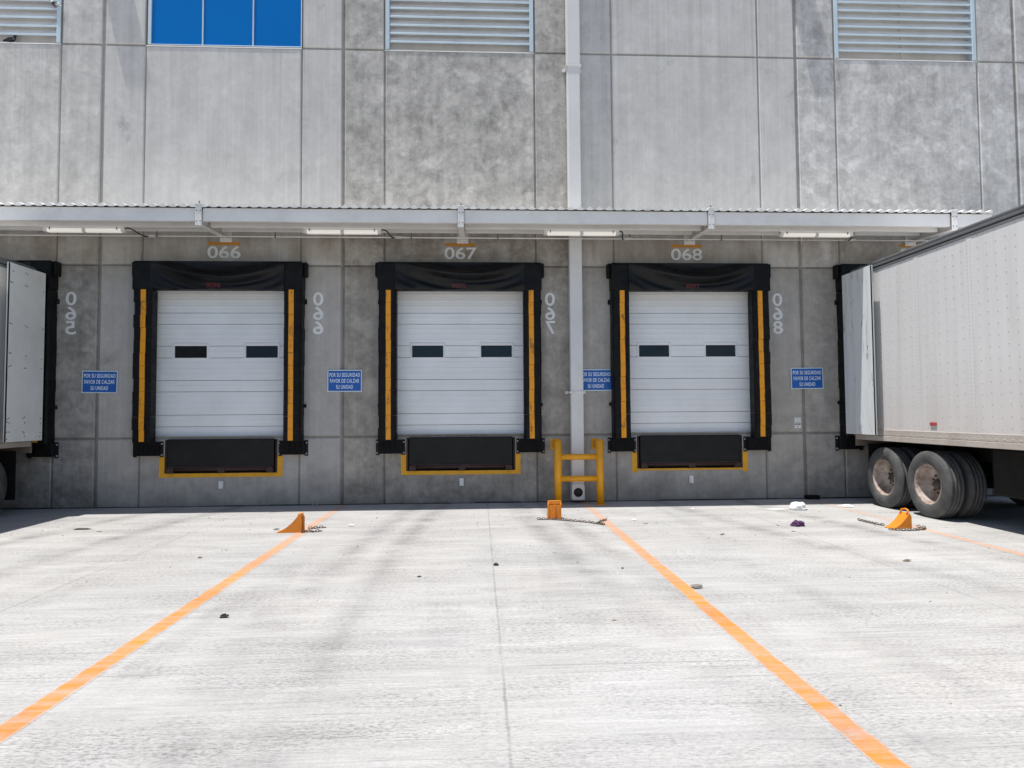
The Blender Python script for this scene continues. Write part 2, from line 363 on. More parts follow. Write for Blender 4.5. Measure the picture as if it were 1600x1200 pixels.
def thing(name, label, cat, loc=(0, 0, 0), group=None):
    o = bpy.data.objects.new(name, None); COL.objects.link(o); o.location = loc; o.empty_display_size = 0.2
    return tag(o, label, cat, group)
def tag(o, label, cat=None, group=None):
    o['label'] = label
    if cat: o['category'] = cat
    if group: o['group'] = group
    return o
def part(name, parent):
    o = bpy.data.objects.new(name, None); COL.objects.link(o); o.parent = parent; o.empty_display_size = 0.1; return o
def struct(o, label=None, cat=None):
    o['kind'] = 'structure'
    if label: o['label'] = label
    if cat: o['category'] = cat
    return o
def copy_tree(o, parent=None):
    kids = list(o.children); c = o.copy(); COL.objects.link(c); c.parent = parent
    for ch in kids: copy_tree(ch, c)
    return c

def text_mesh(txt, size, extrude=0.001, bold=0.0, width=None, height=None):
    cu = bpy.data.curves.new('t', 'FONT'); cu.body = txt; cu.size = size; cu.extrude = extrude; cu.offset = bold; cu.align_x = 'CENTER'; cu.align_y = 'CENTER'; cu.resolution_u = 5; cu.space_character = 1.10 if len(txt) > 4 else 1.0
    o = bpy.data.objects.new('t', cu); COL.objects.link(o); dg = bpy.context.evaluated_depsgraph_get(); dg.update()
    me = bpy.data.meshes.new_from_object(o.evaluated_get(dg)); bpy.data.objects.remove(o); bpy.data.curves.remove(cu)
    xs = [v.co.x for v in me.vertices]; ys = [v.co.y for v in me.vertices]
    cx, cy = (min(xs)+max(xs))/2, (min(ys)+max(ys))/2
    sx = width/(max(xs)-min(xs)) if width else 1; sy = height/(max(ys)-min(ys)) if height else sx
    if height and not width: sx = sy
    for v in me.vertices: v.co = Vector(((v.co.x-cx)*sx, (v.co.y-cy)*sy, v.co.z))
    return me
def add_text(mb, me, x, y, z, mirror=False):            # upright lettering facing -y
    vs_ = [mb.bm.verts.new((x + (-v.co.x if mirror else v.co.x), y - v.co.z, z + v.co.y)) for v in me.vertices]; fs = []
    for p in me.polygons:
        try: fs.append(mb.bm.faces.new([vs_[i] for i in (reversed(p.vertices) if mirror else p.vertices)]))
        except ValueError: pass
    mb._fin(fs); bpy.data.meshes.remove(me)

# ------------------------------------------------------------------ the yard
g = MB(); g.face([(-300, -300, 0), (300, -300, 0), (300, 60, 0), (-300, 60, 0)])
struct(g.build('concrete_yard', M['yard']), 'pale broom finished concrete yard in front of the docks', 'ground')
def bay_line(x0, x1, lab):
    b = MB(); b.face([(x0-0.078, -60, 0.0015), (x0+0.078, -60, 0.0015), (x0+0.078, -0.05, 0.0015), (x0-0.078, -0.05, 0.0015)])
    return struct(b.build('painted_line', M['line'], None, (x0, 0, 0)), lab, 'line')
bay_line(-2.455, 0, 'worn orange bay line running out between docks 066 and 067')
bay_line(1.88, 0, 'worn orange bay line running out from the yellow guard')
bay_line(6.075, 0, 'pale rubbed orange bay line beside the right trailer')

# ------------------------------------------------------------------ warehouse
DOCKS = [(-4.61, '066'), (-0.335, '067'), (3.89, '068')]
DW, PW = 1.28, 0.99                                     # half widths of door opening and leveler pit
wh = thing('warehouse', 'grey precast concrete warehouse with three white dock doors and blue windows', 'building', (0, 0, 0))
XL = [-15.44, -14.69, -11.87, -11.12, -10.37, -7.55, -6.80, -6.05, -3.24, -2.48, -1.72, 1.06, 1.81, 2.52, 5.34, 6.08, 6.84, 9.68, 10.44, 11.2, 14.0, 14.76]
MAINX = {-15.44, -11.12, -6.80, -2.48, 1.81, 6.08, 10.44, 14.76}
ZL = [0.0, 1.22, 4.34, 8.39, 10.7, 12.8]
OPEN_TOP = {-10.37, -6.05, -1.72, 6.84}                 # columns with a window or louvre above z 8.39
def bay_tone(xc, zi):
    up_ = zi >= 2  # upper rows paler, lower rows darker: sun and canopy shade painted into tone
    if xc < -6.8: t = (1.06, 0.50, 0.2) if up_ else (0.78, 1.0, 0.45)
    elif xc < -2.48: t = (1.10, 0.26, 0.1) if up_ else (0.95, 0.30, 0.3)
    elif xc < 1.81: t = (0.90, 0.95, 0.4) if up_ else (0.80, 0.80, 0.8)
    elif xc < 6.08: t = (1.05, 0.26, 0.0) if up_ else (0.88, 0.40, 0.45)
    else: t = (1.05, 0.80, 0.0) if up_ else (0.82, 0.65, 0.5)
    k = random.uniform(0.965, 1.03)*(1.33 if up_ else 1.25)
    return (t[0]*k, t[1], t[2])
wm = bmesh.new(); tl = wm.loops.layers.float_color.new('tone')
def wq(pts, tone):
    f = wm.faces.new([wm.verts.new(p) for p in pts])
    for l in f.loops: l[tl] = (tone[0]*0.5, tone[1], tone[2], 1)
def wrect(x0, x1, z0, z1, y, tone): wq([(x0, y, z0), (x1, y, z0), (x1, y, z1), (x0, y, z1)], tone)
def cell(x0, x1, z0, z1, tone, hole=None):
    gx0 = 0.030 if x0 in MAINX else 0.012; gx1 = 0.030 if x1 in MAINX else 0.012; gz = 0.016; ch = 0.016; d = 0.022
    dk = (tone[0]*0.60, tone[1], min(1, tone[2]+0.2))
    a0, a1, b0, b1 = x0+gx0, x1-gx1, z0+(gz if z0 > 0 else 0), z1-gz
    for q in ((x0, a0, z0, z1), (a1, x1, z0, z1)): wrect(q[0], q[1], q[2], q[3], d, dk)
    if z0 > 0: wrect(a0, a1, z0, b0, d, dk)
    wrect(a0, a1, b1, z1, d, dk)
    i0, i1, j0, j1 = a0+ch, a1-ch, b0+(ch if z0 > 0 else 0), b1-ch
    O = [(a0, b0), (a1, b0), (a1, b1), (a0, b1)]; I = [(i0, j0), (i1, j0), (i1, j1), (i0, j1)]
    lt = (tone[0]*1.04, tone[1]*0.5, tone[2])
    for k in range(4):
        p, q, r, t = O[k], O[(k+1) % 4], I[(k+1) % 4], I[k]
        if p == t: continue
        wq([(p[0], d, p[1]), (q[0], d, q[1]), (r[0], 0, r[1]), (t[0], 0, t[1])], lt)
    if hole is None: wrect(i0, i1, j0, j1, 0, tone)
    else:
        h0, h1, k0, k1 = hole
        wrect(i0, h0, j0, j1, 0, tone); wrect(h1, i1, j0, j1, 0, tone)
        if k0 > j0+0.002: wrect(h0, h1, j0, k0, 0, tone)
        if k1 < j1-0.002: wrect(h0, h1, k1, j1, 0, tone)
        for xx in (h0, h1): wq([(xx, 0, k0), (xx, 0.30, k0), (xx, 0.30, k1), (xx, 0, k1)], tone)
        for zz in (k0, k1): wq([(h0, 0, zz), (h1, 0, zz), (h1, 0.30, zz), (h0, 0.30, zz)], tone)
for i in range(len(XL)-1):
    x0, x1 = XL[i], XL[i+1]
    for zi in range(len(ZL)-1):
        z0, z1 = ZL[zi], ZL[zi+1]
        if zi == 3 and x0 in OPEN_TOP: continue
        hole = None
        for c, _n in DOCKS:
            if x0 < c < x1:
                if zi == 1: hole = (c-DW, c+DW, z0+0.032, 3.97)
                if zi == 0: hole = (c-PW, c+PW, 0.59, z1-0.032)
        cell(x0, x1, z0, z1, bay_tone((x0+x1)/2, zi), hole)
# reveals of the upper openings
for x0 in OPEN_TOP:
    x1 = XL[XL.index(x0)+1]
    for xx in (x0, x1): wq([(xx, 0.0, 8.39), (xx, 0.3, 8.39), (xx, 0.3, 10.7), (xx, 0.0, 10.7)], (1, 0.2, 0.1))
    wq([(x0, 0.0, 8.392), (x1, 0.0, 8.392), (x1, 0.3, 8.392), (x0, 0.3, 8.392)], (1.15, 0.1, 0.0))
    wq([(x0, 0.0, 10.7), (x1, 0.0, 10.7), (x1, 0.3, 10.7), (x0, 0.3, 10.7)], (1, 0.2, 0.1))
me = bpy.data.meshes.new('precast_wall'); wm.to_mesh(me); wm.free(); me.materials.append(M['wall'])
o = bpy.data.objects.new('precast_wall', me); COL.objects.link(o); o.parent = wh
b = MB(); xq = -13.0
while xq < 13.0:
    L = random.uniform(0.3, 1.3); b.box(xq, xq+L, -random.uniform(0.012, 0.035), -0.001, 0.0, random.uniform(0.008, 0.022)); xq += L
b.build('base_sealant', M['black'], wh)
b = MB(); b.box(-15.44, 14.76, 0.30, 30, 0, 12.8); b.box(-15.5, 14.82, -0.05, 30.1, 12.802, 13.0, 0.01); b.build('building_shell', M['lback'], wh)
# unseen boxes added high on the panel joints to cast the long facade shadows
for xx in (-6.92, 5.93):
    b = MB(); b.box(xx-0.22, xx+0.22, -0.27, 0.03, 10.75, 11.05, 0.01); b.box(xx-0.17, xx+0.17, -0.24, -0.03, 10.70, 10.75); b.build('wall_shadow_box', M['pipe'], wh)

def louvre(x0, x1):
    b = MB(); z0, z1 = 8.395, 10.70
    fr = 0.075
    b.box(x0+0.01, x0+0.01+fr, -0.012, 0.20, z0+0.003, z1, 0.006); b.box(x1-0.01-fr, x1-0.01, -0.012, 0.20, z0+0.003, z1, 0.006); b.box(x0+0.01+fr, x1-0.01-fr, -0.012, 0.20, z1-fr, z1, 0.006)
    lv = b.build('louvre_vent', M['louvre'], wh)
    s = MB(); k = MB(); a0, a1 = x0+0.01+fr, x1-0.01-fr; z = z0+0.155; n = 0
    while z < z1-0.2:
        s.box(a0, a1, 0.000, 0.014, z-0.018, z+0.018, 0.004)
        k.prism([(0.015, z+0.017), (0.017, z+0.014), (0.080, z+0.118), (0.077, z+0.121)], 'x', a0, a1)
        z += 0.160; n += 1
    k.box(a0, a1, 0.16, 0.18, z0+0.003, z1-fr)
    xm = (x0+x1)/2
    k.box(xm-0.012, xm+0.012, 0.110, 0.125, z0+0.01, z1-fr)
    s.build('louvre_blade_lip', M['louvre'], lv); k.build('louvre_blade', M['lback'], lv)
    return lv
for sx0, sx1 in ((-10.37, -7.55), (-6.04, -3.24), (-1.72, 1.06), (6.84, 9.68)):
    b = MB(); b.box(sx0, sx1, -0.007, -0.001, 8.366, 8.386, 0.001); b.build('sill_strip', M['paper'], wh)
louvre(-10.37, -7.55); louvre(-1.72, 1.06); louvre(6.84, 9.68)
# blue strip window
b = MB(); x0, x1, z0, z1 = -6.02, -3.24, 8.40, 10.7
b.box(x0, x0+0.06, -0.004, 0.10, z0, z1, 0.004); b.box(x1-0.02, x1, -0.004, 0.10, z0, z1, 0.004); b.box(x0+0.06, x1-0.02, -0.004, 0.10, z0, z0+0.014, 0.003); b.box(x0+0.06, x1-0.02, -0.004, 0.10, z1-0.05, z1, 0.003)
for xx in (-5.04, -4.13): b.box(xx-0.012, xx+0.012, 0.002, 0.10, z0+0.014, z1-0.05, 0.003)
wf = b.build('window', M['louvre'], wh); wf['label'] = 'strip window with three deep blue panes'
for a, c in ((x0+0.06, -5.052), (-5.028, -4.142), (-4.118, x1-0.02)):
    b = MB(); b.box(a, c, 0.02, 0.04, z0+0.014, z1-0.05); b.build('pane', M['blue'], wf)

GZ = [1.42, 1.63, 2.05, 2.255, 2.665, 2.88, 3.28, 3.485]
for c, num in DOCKS:
    b = MB(); yd = 0.12; zs = [1.225] + GZ + [3.95]
    X0, X1 = c-1.225, c+1.225
    wins = [(c-0.895, c-0.325), (c+0.375, c+0.945)]
    for i in range(len(zs)-1):
        z0, z1 = zs[i]+0.0035, zs[i+1]-0.0035
        mid = (z0+z1)/2
        spans = [(X0, X1)]
        if 2.6 < mid < 2.9:
            spans = [(X0, wins[0][0]-0.03), (wins[0][1]+0.03, wins[1][0]-0.03), (wins[1][1]+0.03, X1)]
        for a, e in spans:
            b.box(a, e, yd, yd+0.05, z0, z1, 0.004)
            n = 2 if z1-z0 < 0.3 else 4                   # shallow pressed ribs
            for q in range(1, n):
                zz = z0 + (z1-z0)*q/n; b.box(a+0.004, e-0.004, yd-0.0045, yd+0.01, zz-0.016, zz+0.016, 0.004)
    d = b.build('dock_door', M['door'], wh); d['label'] = 'white sectional dock door under number ' + num
    b = MB(); b.box(X0, X1, yd+0.055, yd+0.06, 1.23, 3.96); b.build('door_backing', M['groove'], d)
    for wi, (a, e) in enumerate(wins):
        f = MB(); z0, z1 = 2.665, 2.905; w = 0.035
        f.box(a-w, a, yd-0.012, yd+0.045, z0-w*0.3, z1+w, 0.006); f.box(e, e+w, yd-0.012, yd+0.045, z0-w*0.3, z1+w, 0.006)
        f.box(a, e, yd-0.012, yd+0.045, z1, z1+w, 0.006); f.box(a, e, yd-0.012, yd+0.045, z0-w*0.3, z0, 0.004)
        f.build('window_frame', M['frame'], d)
        p = MB(); p.box(a, e, yd+0.012, yd+0.03, z0, z1); p.build('window_pane', M['glass' if (num == '066' and wi == 0) else 'navy'], d)  # navy panes carry a reflected tint painted into the glass colour
    for s_ in (-1, 1):
        b = MB(); a, e = sorted((c+s_*1.232, c+s_*1.279)); b.box(a, e, 0.06, 0.20, 1.255, 3.965, 0.004)
        b.build('door_jamb', M['frame'], d)
    b = MB(); b.box(X0+0.02, X1-0.02, yd-0.004, yd+0.045, 1.205, 1.228, 0.006); b.build('bottom_seal', M['rubber'], d)
    # painted marks on the wall round each dock
    b = MB(); t = 0.0
    zt = 0.59
    b.box(c-1.085, c-PW, -0.006, -0.001, 0.52, 0.90); b.box(c+PW, c+1.085, -0.006, -0.001, 0.52, 0.90); b.box(c-PW, c+PW, -0.006, -0.001, 0.52 if num != '068' else 0.555, zt)
    o = b.build('painted_dock_edge', M['dockyellow'], wh)
    b = MB(); add_text(b, text_mesh(num, 0.3, 0.0015, 0.004, 0.59, 0.225), c+0.005, -0.003, 4.575); b.build('dock_number', M['num'], wh)
    b = MB(); b.box(c-0.285, c+0.285, -0.006, -0.001, 4.705, 4.762); b.build('painted_bar', M['bar'], wh)
b = MB(); b.box(8.02, 8.58, -0.006, -0.001, 4.735, 4.79); b.build('painted_bar', M['bar'], wh)
b = MB(); add_text(b, text_mesh('069', 0.3, 0.0015, 0.004, 0.59, 0.225), 8.30, -0.003, 4.60); b.build('dock_number', M['num'], wh)
for num, xx in (('065', -7.275), ('066', -2.915), ('067', 1.315), ('068', 5.61)):
    b = MB()
    for i, ch in enumerate(num): add_text(b, text_mesh(ch, 0.3, 0.0015, 0.004, 0.185, 0.245), xx, -0.003, 3.725-0.262*i, True)
    o = b.build('mirrored_number', M['num'], wh); o['label'] = 'number ' + num + ' painted mirrored and stacked down the wall'

# ------------------------------------------------------------------ canopy over the docks
CY = -1.18
cn = thing('dock_canopy', 'shallow light grey steel canopy with corrugated roof above the dock doors', 'canopy', (-1.5, 0, 4.9))
CX0, CX1 = -14.0, 8.92
def corr(a):
    t = (a / 0.163) % 1.0
    return 0.016 + 0.044*max(0.0, 1-abs(t-0.5)/0.34)
b = MB(); xs = []
x = CX0
while x < CX1: xs.append(x); x += 0.163/8
T = 0.004
for i in range(len(xs)-1):
    a, e = xs[i], xs[i+1]; ha, he = corr(a), corr(e)
    y0, y1, zf, zw = CY-0.04, -0.012, 5.030, 5.115
    for dz in (0, T):
        q = [(a, y0, zf+ha+dz), (e, y0, zf+he+dz), (e, y1, zw+he+dz), (a, y1, zw+ha+dz)]
        b.face(q if dz else q[::-1])
    # the sheet's turned-down front edge: closed under the crests but for a small notch
    def low(q):
        t = ((q/0.163)+0.5) % 1.0
        return 0.034*max(0.0, 1-abs(t-0.5)/0.22)
    la, le = min(low(a), ha+T-0.001), min(low(e), he+T-0.001)
    b.face([(a, y0, zf-0.004+la), (e, y0, zf-0.004+le), (e, y0, zf+he+T), (a, y0, zf+ha+T)])
b.build('corrugated_roof', M['roof'], cn)
ARMS = [(-8.9, -8.9), (-4.605, -4.44), (-0.335, -0.30), (3.90, 3.90), (8.20, 8.20)]
ARMS = [-8.95, -4.57, -0.29, 3.95, 8.22]
b = MB(); segs = []; px = CX0
for a in ARMS: segs.append((px, a-0.055)); px = a+0.055
segs.append((px, CX1))
for s0, s1 in segs:
    b.box(s0, s1, CY, CY+0.006, 4.805, 5.022, 0.002); b.box(s0, s1, CY+0.006, CY+0.075, 4.805, 4.812); b.box(s0, s1, CY+0.070, CY+0.075, 4.812, 4.835); b.box(s0, s1, CY+0.006, CY+0.075, 5.014, 5.021)
b.build('fascia', M['canopy'], cn)
for yy, zz in ((-0.86, 4.797), (-0.37, 4.862)):
    b = MB()
    for s0, s1 in segs: b.box(s0, s1, yy, yy+0.06, zz, zz+0.17, 0.004)
    b.build('purlin', M['canopy'], cn)
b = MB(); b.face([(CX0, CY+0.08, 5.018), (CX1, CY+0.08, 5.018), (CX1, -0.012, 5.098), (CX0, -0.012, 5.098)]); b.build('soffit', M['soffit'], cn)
for a in ARMS:
    b = MB(); w = 0.052
    zb0, zb1 = 4.745, 4.830
    b.prism([(CY-0.03, zb0), (CY-0.03, 4.99), (-0.02, 5.06), (-0.02, zb1)], 'x', a-0.008, a+0.008)
    b.prism([(CY-0.03, zb0-0.010), (CY-0.03, zb0), (-0.02, zb1), (-0.02, zb1-0.010)], 'x', a-w, a+w)
    b.box(a-w, a+w, CY-0.036, CY-0.028, zb0-0.02, 5.075, 0.002); b.box(a-w*1.1, a+w*1.1, CY-0.05, CY+0.03, 5.076, 5.088, 0.003)
    am = b.build('cantilever_arm', M['canopy'], cn)
    b = MB(); b.box(a-0.105, a+0.105, -0.022, -0.004, 4.755, 5.09, 0.003); b.build('base_plate', M['canopy'], am)
    for zz in (4.80, 4.97):
        for sx in (-0.03, 0.03):
            b = MB(); b.dome((a+sx, CY-0.036, zz), (0, -1, 0), 0.012, 0.012); b.build('bolt', M['rail'], am)
    b = MB(); b.dome((a, CY, 5.088), (0, 0, 1), 0.02, 0.05); b.build('bolt', M['rail'], am)
for xx in (-4.36, -0.30, 3.60, 7.45):                   # little brackets fixed to the wall just over the roof
    b = MB(); b.box(xx-0.04, xx+0.04, -0.05, -0.003, 5.27, 5.30, 0.004); b.box(xx-0.03, xx+0.025, -0.012, -0.003, 5.19, 5.268, 0.003); b.box(xx-0.004, xx+0.004, -0.045, -0.013, 5.20, 5.268)
    o = b.build('wall_clip', M['brown'], cn)

# ------------------------------------------------------------------ lamps and conduit under the canopy
def lamp_proto():
    t = thing('strip_lamp', 'x', 'lamp', (0, 0, 0), 'lit strip lamps under the canopy')
    b = MB(); b.box(-0.66, 0.66, -0.055, 0.055, 0.03, 0.075, 0.02); b.box(-0.67, -0.60, -0.05, 0.05, -0.02, 0.055, 0.02); b.box(0.60, 0.67, -0.05, 0.05, -0.02, 0.055, 0.02); b.build('housing', M['lamp'], t)
    b = MB(); b.prism([(-0.05, 0.03), (0.05, 0.03), (0.045, -0.005), (0.03, -0.025), (-0.03, -0.025), (-0.045, -0.005)], 'x', -0.60, -0.03); b.prism([(-0.05, 0.03), (0.05, 0.03), (0.045, -0.005), (0.03, -0.025), (-0.03, -0.025), (-0.045, -0.005)], 'x', 0.03, 0.60)
    d = b.build('diffuser', M['lens'], t)
    b = MB(); b.box(-0.03, 0.03, -0.051, 0.051, -0.027, 0.03, 0.008); b.build('middle_band', M['lamp'], t)
    for sx in (-0.55, 0.55):
        b = MB(); b.box(sx-0.008, sx+0.008, -0.062, 0.062, 0.01, 0.085, 0.002); b.box(sx-0.006, sx+0.006, -0.005, 0.005, 0.085, 0.15); b.build('clip', M['rail'], t)
    b = MB(); pts = []
    P0, P1, P2, P3 = Vector((0.66, 0, 0.05)), Vector((0.80, 0.02, 0.09)), Vector((0.74, 0.34, -0.05)), Vector((0.86, 0.46, 0.045))
    for i in range(15):
        u = i/14; pts.append(P0*(1-u)**3 + P1*3*u*(1-u)**2 + P2*3*u*u*(1-u) + P3*u**3)
    b.tube(pts, 0.011, 8); b.build('cable', M['black'], t)
    return t
lp = lamp_proto()
LL = ['lit strip lamp under the canopy above and left of dock 066', 'lit strip lamp under the canopy between docks 066 and 067', 'lit strip lamp under the canopy in front of the downpipe', 'lit strip lamp under the canopy between dock 068 and the right trailer']
for i, xx in enumerate((-6.63, -2.33, 1.80, 6.00)):
    o = lp if i == 0 else copy_tree(lp)
    o.location = (xx, -0.75, 4.745); o['label'] = LL[i]
cd = thing('electrical_conduit', 'thin pale conduit pipe running along the wall under the canopy', 'conduit', (-3, -0.06, 4.85))
b = MB(); b.tube([(-13.5, -0.30, 4.787), (8.9, -0.30, 4.782)], 0.012, 8); b.build('pipe', M['canopy'], cd)
for xx in (-5.75, -1.45, 2.70, 6.90):
    b = MB(); b.box(xx-0.075, xx+0.075, -0.33, -0.27, 4.765, 4.805, 0.008); b.build('junction_box', M['lamp'], cd)
for xx in (-5.65, -3.6, -1.2, 0.35, 2.75, 4.45):
    b = MB(); b.box(xx-0.012, xx+0.012, -0.325, -0.313, 4.765, 4.90, 0.002); b.box(xx-0.012, xx+0.012, -0.313, -0.285, 4.765, 4.770); b.build('hanger', M['rail'], cd)

# ------------------------------------------------------------------ downpipe and its guard
dp = thing('downpipe', 'tall square pale grey downpipe on the wall between docks 067 and 068', 'downpipe', (1.775, -0.15, 0))
b = MB(); b.box(1.655, 1.885, -0.235, -0.035, 0.36, 8.10, 0.012); b.box(1.648, 1.892, -0.242, -0.028, 8.07, 12.2, 0.012); b.build('pipe', M['pipe'], dp)
b = MB(); n = 24
ci = Vector((1.77, 0, 0.195)); R = 0.082; outer = [(1.652, 0.06), (1.888, 0.06), (1.888, 0.358), (1.652, 0.358)]
ring = [(ci.x + R*math.cos(2*PI*i/n), ci.z + R*math.sin(2*PI*i/n)) for i in range(n)]
def sq(a):
    dx, dz = math.cos(a), math.sin(a); t = 1e9
    if dx > 1e-6: t = min(t, (1.888-ci.x)/dx)
    if dx < -1e-6: t = min(t, (1.652-ci.x)/dx)
    if dz > 1e-6: t = min(t, (0.358-ci.z)/dz)
    if dz < -1e-6: t = min(t, (0.06-ci.z)/dz)
    return (ci.x+dx*t, ci.z+dz*t)
for i in range(n):
    a0, a1 = 2*PI*i/n, 2*PI*(i+1)/n
    p0, p1 = sq(a0), sq(a1); q0, q1 = ring[i], ring[(i+1) % n]
    b.face([(q0[0], -0.24, q0[1]), (p0[0], -0.24, p0[1]), (p1[0], -0.24, p1[1]), (q1[0], -0.24, q1[1])][::-1])
    b.face([(q0[0], -0.24, q0[1]), (q1[0], -0.24, q1[1]), (q1[0], -0.06, q1[1]), (q0[0], -0.06, q0[1])])
b.box(1.652, 1.6545, -0.24, -0.035, 0.06, 0.358); b.box(1.8855, 1.888, -0.24, -0.035, 0.06, 0.358); b.box(1.655, 1.885, -0.062, -0.058, 0.06, 0.358)
b.build('outlet_box', M['pipe'], dp)
b = MB(); b.tube([(1.77, -0.238, 0.195), (1.77, -0.07, 0.195)], 0.0815, 24); b.build('outlet_mouth', M['black'], dp)
for zz in (8.02, 1.98):
    b = MB(); b.box(1.63, 1.91, -0.248, -0.02, zz, zz+0.035, 0.003); b.box(1.58, 1.64, -0.03, -0.004, zz-0.01, zz+0.045, 0.003); b.box(1.90, 1.96, -0.03, -0.004, zz-0.01, zz+0.045, 0.003); b.build('pipe_bracket', M['pipe'], dp)

gd = thing('pipe_guard', 'yellow steel H shaped guard frame standing round the downpipe foot', 'guard', (1.78, -0.42, 0))
for xx in (1.385, 2.135):
    b = MB(); b.tube([(xx, -0.42, 0), (xx, -0.42, 1.14)], 0.066, 24); b.build('post', M['yellow'], gd)
    b = MB(); b.box(xx-0.055, xx+0.055, -0.365, -0.012, 0.99, 1.115, 0.01); b.box(xx-0.085, xx+0.085, -0.012, -0.003, 0.96, 1.15, 0.002); b.build('wall_brace', M['yellow'], gd)
    b = MB(); b.box(xx-0.09, xx+0.09, -0.51, -0.33, 0.001, 0.012, 0.003); b.build('foot_plate', M['yellow'], gd)
for zz in (0.845, 0.46):
    b = MB(); b.tube([(1.385+0.05, -0.42, zz), (2.135-0.05, -0.42, zz)], 0.052, 18); b.build('rail', M['yellow'], gd)

# ------------------------------------------------------------------ dock shelters, bumpers, levelers
def shelter(c, lab, grp, seed, sides=(-1, 1), mark=None):
    rnd = random.Random(seed)
    t = thing('dock_shelter', lab, 'dock shelter', (c, -0.15, 1.2), grp)
    for s in sides:
        b = MB(); z = 1.15; step = 0.225; k = 0; y = MB()
        xi, xo = c+s*1.145, c+s*1.455
        while z < 3.83:
            z1 = min(z+step, 3.86); e = rnd.uniform(-0.006, 0.008)
            x0, x1 = sorted((xi, xo+s*(0.004+e)))
            b.prism([(x0, -0.02), (x1, -0.02), (x1, -0.215-e), (x1-0.03, -0.25-e), (x0+0.03, -0.25-e), (x0, -0.215-e)], 'z', z+0.0, z1-0.002)
            a0, a1 = sorted((xo-s*0.130, xo-s*0.218)); q = rnd.uniform(-0.004, 0.004)
            y.box(a0+q*0.6, a1+q*0.6, -0.258-e, -0.250-e, max(z+0.001, 1.17), z1-0.003, 0.001)
            z += step
        pd = b.build('side_pad', M['fabric'], t); y.build('guide_strip', M['strip'], pd)
        # torn flap at the outer edge
        for zz, L in ((3.62, 0.09), (1.75, 0.06)):
            b = MB(); b.prism([(xo, -0.06), (xo+s*0.022, -0.05), (xo+s*0.045, -0.02), (xo, -0.02)], 'z', zz, zz+L)
            b.build('flap', M['fabric'], pd)
    b = MB()
    X0, X1 = (c-1.47 if -1 in sides else c-0.9), (c+1.47 if 1 in sides else c+0.9)
    b.box(X0, X1, -0.25, -0.004, 3.862, 4.36, 0.02)
    for s in sides:
        a0, a1 = sorted((c+s*1.475, c+s*1.15)); b.box(a0, a1, -0.275, -0.20, 3.845, 4.33, 0.015)
        b.box(*sorted((c+s*1.47, c+s*1.53)), -0.19, -0.03, 4.10, 4.36, 0.02)
    hp = b.build('head_pad', M['fabric'], t)
    ph = rnd.uniform(-0.6, 1.2); dip = rnd.uniform(0.42, 0.60)
    def f(u, v):
        x = c - 1.16 + 2.32*u; uu = 2*u-1
        zt = 4.345; zb = 3.842 + 0.012*math.cos(uu*3) + 0.028*abs(uu)**6
        z = zb + (zt-zb)*v
        w = v + dip*(1-uu*uu) + 0.05*math.sin(uu*2.3+ph)
        fold = 0.5+0.5*math.sin(w*7.0+ph); fold2 = math.sin(w*19+ph*2+uu*3)
        amp = 0.16*(math.sin(PI*min(1, max(0, v)))**0.6)*(0.15+0.85*(1-abs(uu)**2.5))
        return Vector((x, -0.285 - amp*fold**2.2 - 0.016*fold2*(1-v*v)*(1-abs(uu)**4), z - 0.02*fold*(1-v)*(1-uu*uu)))
    b = MB(); b.grid(f, 60, 36); b.build('head_curtain', M['curtain'], hp)
    if mark:
        b = MB(); add_text(b, text_mesh(mark, 0.1, 0.001, 0.001, 0.25, 0.085), c-0.02, -0.41, 3.895); b.build('marker_number', M['redtext'], hp)
    return t
SG = 'black dock shelters with yellow strips'
shelter(-4.61, 'black padded dock shelter with yellow strips round door 066', SG, 1, mark='9S96')
shelter(-0.335, 'black padded dock shelter with yellow strips round door 067', SG, 2, mark='9S95')
shelter(3.89, 'black padded dock shelter with yellow strips round door 068', SG, 3, mark='9S97')
shelter(-8.96, 'black dock shelter mostly hidden behind the left trailer', SG, 4)
shelter(8.20, 'black dock shelter mostly hidden behind the right trailer', SG, 5)

def bumper(xc, lab, s):
    t = thing('dock_bumper', lab, 'bumper', (xc, -0.06, 1.03), 'black rubber dock bumpers')
    b = MB(); n = 13
    for i in range(n):
        a = xc-0.20+0.40*i/n; b.box(a+0.0015, a+0.40/n-0.0015, -0.155-0.004*((i*7) % 3), -0.014, 0.915, 1.16, 0.005)
    b.build('rubber_block', M['rubber'], t)
    for sx in (-1, 1):
        p = MB(); a0, a1 = sorted((xc+sx*0.202, xc+sx*0.262)); p.box(a0, a1, -0.016, -0.003, 0.885, 1.165, 0.002); p.box(*sorted((xc+sx*0.2, xc+sx*0.21)), -0.13, -0.016, 0.91, 1.15, 0.002)
        pl = p.build('angle_plate', M['steel'], t)
        for zz in (0.925, 1.12):
            q = MB(); q.tube([(xc+sx*0.237, -0.015, zz), (xc+sx*0.237, -0.032, zz)], 0.018, 6); q.build('bolt', M['bolt'], pl)
for c, num in DOCKS:
    bumper(c-1.27, 'black rubber bumper at the left foot of the door %s shelter' % num, -1)
    bumper(c+1.27, 'black rubber bumper at the right foot of the door %s shelter' % num, 1)
bumper(-8.96+1.27, 'black rubber bumper below the left trailer corner', 1)
bumper(8.20-1.29, 'black rubber bumper behind the right trailer corner', -1)

